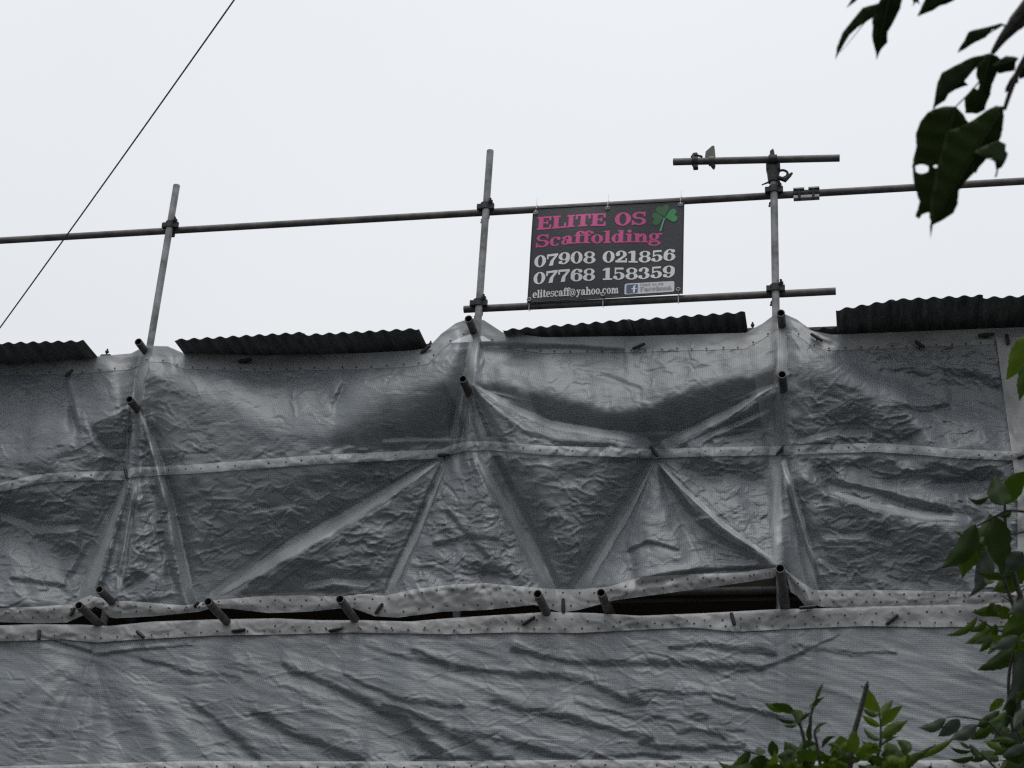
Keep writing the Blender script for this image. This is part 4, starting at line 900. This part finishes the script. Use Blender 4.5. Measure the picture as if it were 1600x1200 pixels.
# ------------------------------------------------------------------ foliage in front
random.seed(11)
def leaf(parent, b, t, w, dist, mat='leaf', arch=0.0, twist=0.0, ddist=0.0, hole=None, ragged=.05, fat=.75, bend=.12):
    """one leaf from base pixel b to tip pixel t, w pixels wide, at dist metres"""
    Bp, Tp = atd(*b, dist), atd(*t, dist+ddist); ax = Tp-Bp; ln = ax.length; ad = ax/ln
    vd = (Bp-CAM).normalized(); side = ad.cross(vd).normalized(); nrm = side.cross(ad).normalized()
    a = math.radians(twist); s2 = side*math.cos(a)+nrm*math.sin(a); n2 = nrm*math.cos(a)-side*math.sin(a)
    W = w/FPX*dist/2/max(.35, math.cos(a)); N, K = 14, 6; vs = []; fs = []; ph = random.uniform(0, 6)
    for i in range(N+1):
        q = i/N; prof = (q**fat*(1-q)**1.1)/(.42**fat*.58**1.1)*.98 if 0 < q < 1 else 0
        c = Bp+ax*q+side*(arch*ln*4*q*(1-q))+n2*(bend*ln*q*q)
        for k in range(K+1):
            e = k/K*2-1; ed = 1+(ragged*math.sin(q*46+ph+k) + ragged*random.uniform(-1, 1) if abs(e) == 1 else 0)
            vs.append(c+s2*(e*W*prof*ed)+n2*(abs(e)**1.3*W*prof*.38+.10*W*math.sin(q*14+ph+e*2)*abs(e)))
    for i in range(N):
        for k in range(K):
            if hole and any(math.hypot((i+.5)/N-h[0], ((k+.5)/K*2-1-h[1])*.35) < h[2] for h in hole): continue
            a_ = i*(K+1)+k; fs.append((a_, a_+1, a_+K+2, a_+K+1))
    mb = MB(); mb.add(vs, fs); o = mb.build('leaf', MAT[mat], parent); o.data.polygons.foreach_set('use_smooth', [True]*len(fs))
    return o
def stem(parent, pts, dist, r0, r1, name='stem', mat='bark'):
    P_ = [atd(p[0], p[1], dist+(p[2] if len(p) > 2 else 0)) for p in pts]; n = len(P_)
    # smooth the polyline a little
    Q = []
    for i in range(n-1):
        for k in range(4):
            t = k/4; a = P_[max(i-1, 0)]; b = P_[i]; c = P_[i+1]; d_ = P_[min(i+2, n-1)]
            Q.append(.5*((2*b)+(c-a)*t+(2*a-5*b+4*c-d_)*t*t+(3*b-a-3*c+d_)*t**3))
    Q.append(P_[-1]); m = len(Q)
    mb = MB(); mb.path(Q, [r0+(r1-r0)*i/(m-1) for i in range(m)], 8); return mb.build(name, MAT[mat], parent, smooth=True)
def ground_stem(parent, p, dist, r, lean=(.1, .1), name='trunk'):
    q = atd(p[0], p[1], dist); g = Vector((q.x+lean[0], q.y+lean[1], 0))
    pts = [g.lerp(q, t)+Vector((.03*math.sin(t*7+p[0]), .03*math.cos(t*5), 0))*min(1, 4*t*(1-t)) for t in np.linspace(0, 1, 10)]
    mb = MB(); mb.path(pts, [r*(1.7-.7*t) for t in np.linspace(0, 1, 10)], 10); mb.build(name, MAT['bark'], parent, smooth=True); return g
# tree whose branch hangs in at the top right
DT = 2.7
tr = empty('tree', (atd(3000, 600, 4.2).x, atd(3000, 600, 4.2).y, 0))
tp = atd(3000, -100, 4.2)
mb = MB(); base = Vector((tr.location.x, tr.location.y, 0))
mb.path([base, base.lerp(tp, .35)+Vector((.05, .02, 0)), base.lerp(tp, .7), tp, tp+Vector((.1, .2, 1.6))], [.11, .09, .075, .06, .03], 12); mb.build('trunk', MAT['bark'], tr, smooth=True)
stem(tr, [(2990, 0, 1.5), (2500, -180, 1.0), (2150, -220, .5), (1840, -150, .2), (1700, -90), (1600, 22), (1582, 42), (1565, 62), (1550, 84)], DT, .03, .003, 'branch')
stem(tr, [(1700, -90), (1640, 30), (1602, 92), (1588, 118), (1577, 148), (1569, 172)], DT, .006, .0028, 'branch')
stem(tr, [(1840, -150, .2), (1600, -110), (1480, -60), (1385, -18)], DT, .008, .003, 'branch')
stem(tr, [(1582, 40), (1574, 41), (1564, 38)], DT, .0016, .0014, 'petiole'); stem(tr, [(1530, 128), (1515, 145), (1494, 166)], DT, .0012, .001, 'petiole')
from mathutils.geometry import delaunay_2d_cdt
def inside(p, poly):
    r = False
    for a_, b_ in zip(poly, poly[1:]+poly[:1]):
        if (a_[1] > p[1]) != (b_[1] > p[1]) and p[0] < (b_[0]-a_[0])*(p[1]-a_[1])/(b_[1]-a_[1])+a_[0]: r = not r
    return r
def shaped_leaf(parent, base, tip, outline, dist, holes=(), curl=.10, tilt=0.0, mat='leaf_dark'):
    """leaf with its own ragged outline; the blade curls across and droops along its midrib"""
    bx, by = base; ux_, uy_ = tip[0]-bx, tip[1]-by; ln = math.hypot(ux_, uy_); ux_, uy_ = ux_/ln, uy_/ln
    out_ = []
    for p, q in zip(outline, outline[1:]+outline[:1]):              # finer, slightly toothed margin
        n = max(1, int(math.hypot(q[0]-p[0], q[1]-p[1])/4.5))
        for k in range(n):
            j = .0 if k == 0 else random.uniform(-.7, .7); out_.append((p[0]+(q[0]-p[0])*k/n+j, p[1]+(q[1]-p[1])*k/n-j))
    pts = list(out_); edges = [(i, (i+1) % len(out_)) for i in range(len(out_))]
    for h in holes:
        b0 = len(pts); pts += h; edges += [(b0+i, b0+(i+1) % len(h)) for i in range(len(h))]
    x0, x1 = min(p[0] for p in out_), max(p[0] for p in out_); y0, y1 = min(p[1] for p in out_), max(p[1] for p in out_)
    y = y0
    while y < y1:
        x = x0
        while x < x1:
            if inside((x, y), out_) and not any(inside((x, y), h) for h in holes): pts.append((x+random.uniform(-1, 1), y+random.uniform(-1, 1)))
            x += 7
        y += 7
    vs, _e, fs, *_r = delaunay_2d_cdt([Vector(p) for p in pts], edges, [], 0, 1e-4)
    V = []
    for v in vs:
        a_ = (v.x-bx)*ux_+(v.y-by)*uy_; c_ = -(v.x-bx)*uy_+(v.y-by)*ux_
        m = dist/FPX; d_ = curl*abs(c_)*m*2.2+.9*curl*a_*a_/ln*m+tilt*c_*m+.0012*math.sin(a_*.22)*min(1, abs(c_)/12)
        V.append(atd(v.x, v.y, dist+d_))
    F = []
    for f in fs:
        c = (sum(vs[i].x for i in f)/len(f), sum(vs[i].y for i in f)/len(f))
        if inside(c, out_) and not any(inside(c, h) for h in holes): F.append(tuple(f))
    mb = MB(); mb.add(V, F); o = mb.build('leaf', MAT[mat], parent, smooth=True)
    sl = o.modifiers.new('thickness', 'SOLIDIFY'); sl.thickness = .0005
    mb = MB(); mr_ = []
    for k in range(9):
        t = .04+.86*k/8; mr_.append(atd(bx+ux_*ln*t, by+uy_*ln*t, dist+.9*curl*(ln*t)**2/ln*dist/FPX-.0012))
    mb.path(mr_, [.0010-.0007*k/8 for k in range(9)], 6); mb.build('midrib', MAT['leaf_pale'], o)
    return o
ell = lambda cx, cy, rx, ry, n=10: [(cx+rx*math.cos(2*math.pi*k/n)*(1+.15*math.sin(k*2.3)), cy+ry*math.sin(2*math.pi*k/n)) for k in range(n)]
shaped_leaf(tr, (1494, 163), (1452, 350), [(1494, 166), (1477, 166), (1460, 170), (1449, 176), (1438, 190), (1431, 208), (1432, 227), (1428, 244), (1425, 260), (1427, 279), (1431, 296), (1437, 315), (1434, 327), (1430, 338), (1436, 342), (1441, 335), (1450, 332), (1456, 335), (1453, 354), (1454, 374), (1457, 353), (1470, 330), (1490, 290), (1510, 240), (1518, 200), (1505, 178)], DT, [ell(1440, 264, 11, 7.5), ell(1462, 260, 3.5, 2.5, 7)], .12)
shaped_leaf(tr, (1568, 167), (1458, 350), [(1568, 166), (1569, 181), (1567, 202), (1563, 217), (1550, 232), (1542, 248), (1525, 267), (1510, 283), (1498, 298), (1497, 317), (1490, 333), (1473, 344), (1457, 352), (1452, 340), (1455, 310), (1462, 270), (1470, 240), (1479, 206), (1500, 198), (1521, 187), (1542, 172), (1556, 165)], DT-.05, (), .16)
shaped_leaf(tr, (1522, 238), (1568, 258), [(1521, 237), (1537, 229), (1560, 219), (1567, 223), (1572, 225), (1571, 235), (1575, 240), (1571, 252), (1565, 262), (1560, 264), (1557, 277), (1554, 277), (1557, 267), (1554, 252), (1548, 247), (1543, 248), (1533, 254), (1525, 271), (1517, 267)], DT-.08, (), .25)
shaped_leaf(tr, (1547, 84), (1458, 168), [(1547, 83), (1530, 87), (1517, 90), (1497, 100), (1472, 113), (1465, 128), (1461, 150), (1457, 172), (1463, 166), (1477, 157), (1482, 147), (1493, 140), (1513, 133), (1507, 127), (1517, 115), (1523, 108), (1533, 100)], DT+.03, (), .2)
shaped_leaf(tr, (1549, 84), (1524, 178), [(1547, 83), (1558, 87), (1563, 92), (1560, 108), (1557, 117), (1550, 132), (1548, 147), (1542, 160), (1539, 172), (1527, 178), (1508, 177), (1507, 155), (1515, 143), (1520, 137), (1528, 140), (1530, 132), (1525, 117), (1527, 103)], DT+.02, (), .12)
shaped_leaf(tr, (1592, 91), (1552, 104), [(1563, 92), (1572, 87), (1582, 88), (1592, 91), (1587, 98), (1586, 110), (1577, 112), (1560, 115), (1550, 103)], DT, (), .2)
shaped_leaf(tr, (1588, 112), (1571, 145), [(1587, 111), (1592, 120), (1591, 130), (1582, 132), (1577, 142), (1570, 145), (1571, 137), (1577, 125)], DT, (), .1)
shaped_leaf(tr, (1567, 39), (1497, 82), [(1567, 40), (1565, 36), (1550, 40), (1520, 47), (1513, 50), (1507, 63), (1500, 73), (1496, 83), (1507, 77), (1522, 67), (1540, 59), (1550, 47)], DT+.02, (), .1)
shaped_leaf(tr, (1600, 12), (1584, 36), [(1583, 37), (1585, 22), (1590, 12), (1602, 6), (1612, 2), (1602, 17), (1592, 22), (1587, 32)], DT, (), .1)
shaped_leaf(tr, (1500, -18), (1434, 24), [(1433, 26), (1440, 10), (1445, 0), (1450, -20), (1500, -22), (1492, 0), (1478, 7), (1467, 10), (1457, 17), (1443, 22)], DT, (), .15)
shaped_leaf(tr, (1432, -6), (1426, 9), [(1425, 11), (1428, 4), (1423, -5), (1435, -5), (1438, 8), (1432, 3)], DT, (), .1)
shaped_leaf(tr, (1376, 5), (1306, 91), [(1305, 93), (1308, 72), (1317, 50), (1333, 30), (1348, 12), (1362, 8), (1378, 3), (1366, 26), (1340, 43), (1327, 55), (1317, 72)], DT, (), .15)
shaped_leaf(tr, (1392, -14), (1370, 92), [(1369, 94), (1368, 80), (1363, 60), (1363, 30), (1370, 8), (1385, -15), (1400, -15), (1410, 0), (1407, 13), (1395, 37), (1387, 50), (1387, 66), (1377, 77)], DT-.02, (), .15)
shaped_leaf(tr, (1345, -8), (1324, 11), [(1322, 13), (1330, 0), (1335, -10), (1350, -12), (1336, 3)], DT, (), .1)
shaped_leaf(tr, (1606, 108), (1594, 124), [(1610, 100), (1598, 104), (1590, 116), (1594, 124), (1606, 120), (1612, 112)], DT+.01, (), .1)
tag(tr, 'tree at the right whose dark leafy branch hangs into the top corner', 'tree')

# shrub at the right edge
DR = 4.6
sr = empty('shrub', (atd(1600, 1200, DR).x, atd(1600, 1200, DR).y, 0))
ground_stem(sr, (1594, 1240), DR, .02)
stem(sr, [(1594, 1240), (1590, 1120), (1588, 1040), (1600, 960), (1585, 900), (1572, 830), (1570, 788)], DR, .012, .003)
stem(sr, [(1594, 1200), (1580, 1120), (1576, 1060), (1588, 1000)], DR, .006, .003); stem(sr, [(1588, 960), (1560, 880), (1548, 840), (1552, 806)], DR, .005, .0025)
stem(sr, [(1605, 800), (1575, 798), (1553, 808), (1526, 822)], DR, .004, .002); stem(sr, [(1600, 990), (1560, 985), (1530, 968)], DR, .004, .002); stem(sr, [(1610, 560), (1602, 520), (1608, 480)], DR, .004, .002)
stem(sr, [(1605, 830), (1580, 835), (1562, 838)], DR, .003, .0015)
for b, t, w_, ar, mt in (((1569, 790), (1557, 738), 34, .05, 'leaf_dark'), ((1576, 788), (1606, 738), 30, .1, 'leaf'), ((1548, 803), (1486, 828), 30, .34, 'leaf'), ((1546, 776), (1515, 778), 9, .2, 'leaf_dark'), ((1524, 818), (1466, 886), 32, .12, 'leaf_dark'),
                         ((1525, 824), (1499, 904), 40, -.05, 'leaf'), ((1554, 806), (1568, 898), 40, -.04, 'leaf_dark'), ((1538, 850), (1514, 932), 22, .18, 'leaf_pale'), ((1541, 838), (1533, 848), 16, 0, 'leaf_dark'), ((1580, 800), (1555, 806), 9, .1, 'leaf_dark'),
                         ((1586, 900), (1526, 897), 13, .05, 'leaf'), ((1590, 905), (1549, 924), 30, 0, 'leaf'), ((1606, 880), (1576, 925), 40, -.1, 'leaf'), ((1598, 862), (1572, 895), 28, 0, 'leaf_pale'), ((1565, 946), (1518, 956), 16, .1, 'leaf'), ((1545, 945), (1563, 965), 20, 0, 'leaf'),
                         ((1528, 964), (1480, 992), 11, .14, 'leaf'), ((1550, 978), (1508, 1004), 16, .1, 'leaf'), ((1542, 970), (1510, 988), 11, .1, 'leaf'), ((1554, 984), (1527, 1019), 15, .06, 'leaf'), ((1556, 975), (1551, 1007), 10, 0, 'leaf'), ((1594, 1008), (1523, 1046), 25, .06, 'leaf_dark'),
                         ((1606, 955), (1560, 1012), 42, .1, 'leaf'), ((1604, 985), (1562, 1015), 26, 0, 'leaf'), ((1596, 1015), (1562, 1112), 34, .16, 'leaf_pale'), ((1604, 1000), (1600, 1078), 34, 0, 'leaf_dark'), ((1580, 1092), (1570, 1138), 15, .05, 'leaf_dark'), ((1608, 1060), (1588, 1100), 16, 0, 'leaf'),
                         ((1604, 524), (1577, 592), 30, .06, 'leaf_light'), ((1608, 562), (1592, 624), 22, 0, 'leaf'), ((1575, 968), (1558, 950), 22, 0, 'leaf'), ((1604, 935), (1575, 958), 20, .1, 'leaf_pale'), ((1590, 1120), (1600, 1160), 18, 0, 'leaf_dark'), ((1598, 1150), (1562, 1172), 24, 0, 'leaf_pale'),
                         ((1600, 1170), (1565, 1185), 30, .1, 'leaf'), ((1605, 1185), (1575, 1210), 34, 0, 'leaf'), ((1588, 1160), (1560, 1162), 14, 0, 'leaf_dark'), ((1560, 1145), (1545, 1122), 22, 0, 'leaf_dark'), ((1580, 1150), (1552, 1140), 22, 0, 'leaf_dark')):
    leaf(sr, b, t, w_, DR+random.uniform(-.15, .15), mt, ar, random.uniform(-25, 25), ddist=random.uniform(-.05, .05))
for b, t, w_, ar, mt in (((1478, 1122), (1433, 1134), 16, .15, 'leaf_pale'), ((1500, 1124), (1465, 1152), 20, .05, 'leaf_pale'), ((1526, 1131), (1485, 1153), 20, .08, 'leaf_pale'), ((1550, 1134), (1518, 1155), 17, .05, 'leaf'), ((1545, 1128), (1525, 1135), 12, 0, 'leaf_dark'),
                         ((1492, 1152), (1384, 1181), 12, .10, 'leaf_light'), ((1522, 1182), (1480, 1187), 9, .12, 'leaf_dark'), ((1518, 1174), (1487, 1168), 7, .1, 'leaf_dark'), ((1530, 1184), (1514, 1160), 11, 0, 'leaf_dark'), ((1515, 1170), (1495, 1157), 6, 0, 'leaf_dark'), ((1547, 1188), (1534, 1168), 13, 0, 'leaf_dark'), ((1540, 1185), (1515, 1190), 9, 0, 'leaf_dark')):
    leaf(sr, b, t, w_, DR-.1+random.uniform(-.1, .1), mt, ar, random.uniform(-20, 20), ddist=random.uniform(-.05, .05))
stem(sr, [(1594, 1240), (1560, 1205), (1535, 1180), (1510, 1165)], DR-.1, .004, .0015); stem(sr, [(1594, 1180), (1565, 1150), (1540, 1128), (1500, 1120), (1478, 1121)], DR-.1, .004, .0012)
for k in range(44):
    x = random.uniform(1552, 1625); y = random.choice((random.uniform(890, 1010), random.uniform(1090, 1230))); a = random.uniform(2.6, 4.4); l = random.uniform(22, 46)
    leaf(sr, (x, y), (x+l*math.cos(a), y-l*math.sin(a)*.9), l*random.uniform(.26, .42), DR+random.uniform(-.3, .35), random.choice(('leaf', 'leaf', 'leaf_light', 'leaf_dark', 'leaf_pale')), random.uniform(-.12, .12), random.uniform(-45, 45), ddist=random.uniform(-.1, .1))
for k in range(7):
    x, y = random.uniform(1570, 1610), random.uniform(900, 1200); stem(sr, [(1594, y+60), (1590, y+20), (x, y), (x-random.uniform(10, 35), y-random.uniform(-8, 14))], DR+random.uniform(-.1, .1), .003, .0012)
tag(sr, 'leafy shrub with drooping green leaves along the right edge', 'shrub')

# shrub along the bottom, with fresh green leaflets
DB = 4.1
sb = empty('shrub', (atd(1290, 1300, DB).x, atd(1290, 1300, DB).y, 0))
ground_stem(sb, (1290, 1290), DB, .016); ground_stem(sb, (1380, 1290), DB+.05, .012, (-.25, .1), 'stem')
stem(sb, [(1290, 1290), (1262, 1200), (1256, 1155), (1248, 1128), (1236, 1112)], DB, .006, .002); stem(sb, [(1290, 1290), (1268, 1190), (1266, 1130), (1271, 1104), (1285, 1070)], DB, .006, .0015)
stem(sb, [(1290, 1290), (1282, 1200), (1276, 1160), (1273, 1142), (1282, 1132)], DB, .005, .0015); stem(sb, [(1290, 1290), (1230, 1215), (1195, 1184), (1160, 1172)], DB, .005, .002)
stem(sb, [(1380, 1290), (1370, 1200), (1376, 1160), (1376, 1130), (1373, 1110)], DB, .005, .0015); stem(sb, [(1380, 1290), (1400, 1215), (1440, 1180), (1462, 1163)], DB, .004, .001)
for b, t, w_, ar, mt in (((1192, 1184), (1121, 1186), 26, .30, 'leaf'), ((1172, 1172), (1137, 1203), 18, .15, 'leaf'), ((1196, 1182), (1156, 1206), 24, .1, 'leaf'), ((1189, 1180), (1184, 1163), 17, 0, 'leaf_dark'), ((1210, 1184), (1206, 1158), 17, 0, 'leaf_dark'), ((1239, 1190), (1224, 1156), 24, -.1, 'leaf_dark'),
                         ((1234, 1106), (1194, 1098), 13, .12, 'leaf_light'), ((1242, 1116), (1207, 1104), 14, -.05, 'leaf'), ((1242, 1128), (1211, 1122), 6, .1, 'leaf_dark'), ((1245, 1133), (1224, 1132), 6, .08, 'leaf_dark'), ((1252, 1128), (1238, 1106), 18, 0, 'leaf'), ((1250, 1126), (1264, 1114), 6, 0, 'leaf_dark'),
                         ((1274, 1094), (1287, 1066), 6, 0, 'leaf_dark'), ((1268, 1110), (1287, 1092), 7, .1, 'leaf_dark'), ((1270, 1106), (1264, 1096), 8, 0, 'leaf_dark'), ((1269, 1118), (1256, 1107), 6, .1, 'leaf_dark'), ((1264, 1158), (1262, 1138), 8, 0, 'leaf_dark'), ((1275, 1142), (1296, 1128), 6, .15, 'leaf_dark'), ((1276, 1146), (1279, 1130), 7, 0, 'leaf_dark'), ((1284, 1168), (1302, 1152), 8, .1, 'leaf_dark'), ((1292, 1163), (1310, 1172), 7, .1, 'leaf_dark'),
                         ((1374, 1113), (1355, 1074), 22, .10, 'leaf_light'), ((1376, 1118), (1397, 1090), 13, .02, 'leaf_light'), ((1373, 1118), (1349, 1107), 9, .1, 'leaf'), ((1376, 1136), (1410, 1106), 16, .04, 'leaf_light'), ((1375, 1135), (1345, 1117), 11, .05, 'leaf_light'), ((1377, 1154), (1419, 1124), 18, .05, 'leaf_light'), ((1376, 1156), (1348, 1134), 9, .12, 'leaf'), ((1372, 1166), (1340, 1154), 6, .1, 'leaf'), ((1376, 1166), (1404, 1150), 5, .1, 'leaf'),
                         ((1410, 1196), (1443, 1172), 14, 0, 'leaf'), ((1420, 1200), (1462, 1164), 8, .05, 'leaf_dark')):
    leaf(sb, b, t, w_, DB+random.uniform(-.1, .1), mt, ar, random.uniform(-25, 25), ddist=random.uniform(-.06, .06))
for k in range(120):
    x = random.uniform(1195, 1430); y = random.uniform(1170, 1222) if 1240 < x else random.uniform(1188, 1225); a = random.uniform(-.6, 3.7); l = random.uniform(22, 42)
    leaf(sb, (x, y), (x+l*math.cos(a), y-l*math.sin(a)*.7), l*.45, DB+random.uniform(-.2, .25), random.choice(('leaf', 'leaf', 'leaf_light', 'leaf_light', 'leaf_dark')), random.uniform(-.15, .15), random.uniform(-50, 50), ddist=random.uniform(-.12, .12))
tag(sb, 'low shrub with fresh green leaflets rising along the bottom right of the picture', 'shrub')
# cut cane standing in the bottom shrub
cn = empty('cane', (atd(1320, 1300, DB-.15).x, atd(1320, 1300, DB-.15).y, 0))
g = ground_stem(cn, (1322, 1240), DB-.15, .008, (.02, .02), 'stalk_base')
stem(cn, [(1322, 1240), (1329, 1190), (1333, 1153), (1345, 1108), (1355, 1070)], DB-.15, .0068, .0048, 'stalk')
q = atd(1333, 1153, DB-.15); mb = MB(); ax_ = (atd(1345, 1108, DB-.15)-q).normalized(); mb.path([q-ax_*.018, q-ax_*.006, q+ax_*.004, q+ax_*.014], [.0062, .0095, .0095, .0058], 10); mb.build('node', MAT['bark'], cn, smooth=True)
stem(cn, [(1355, 1078), (1350, 1074), (1344, 1072)], DB-.15, .003, .001, 'twig'); stem(cn, [(1354, 1074), (1356, 1064)], DB-.15, .005, .0012, 'twig')
tag(cn, 'dark cut cane sticking up out of the bottom shrub beside the pinnate leaf', 'cane')
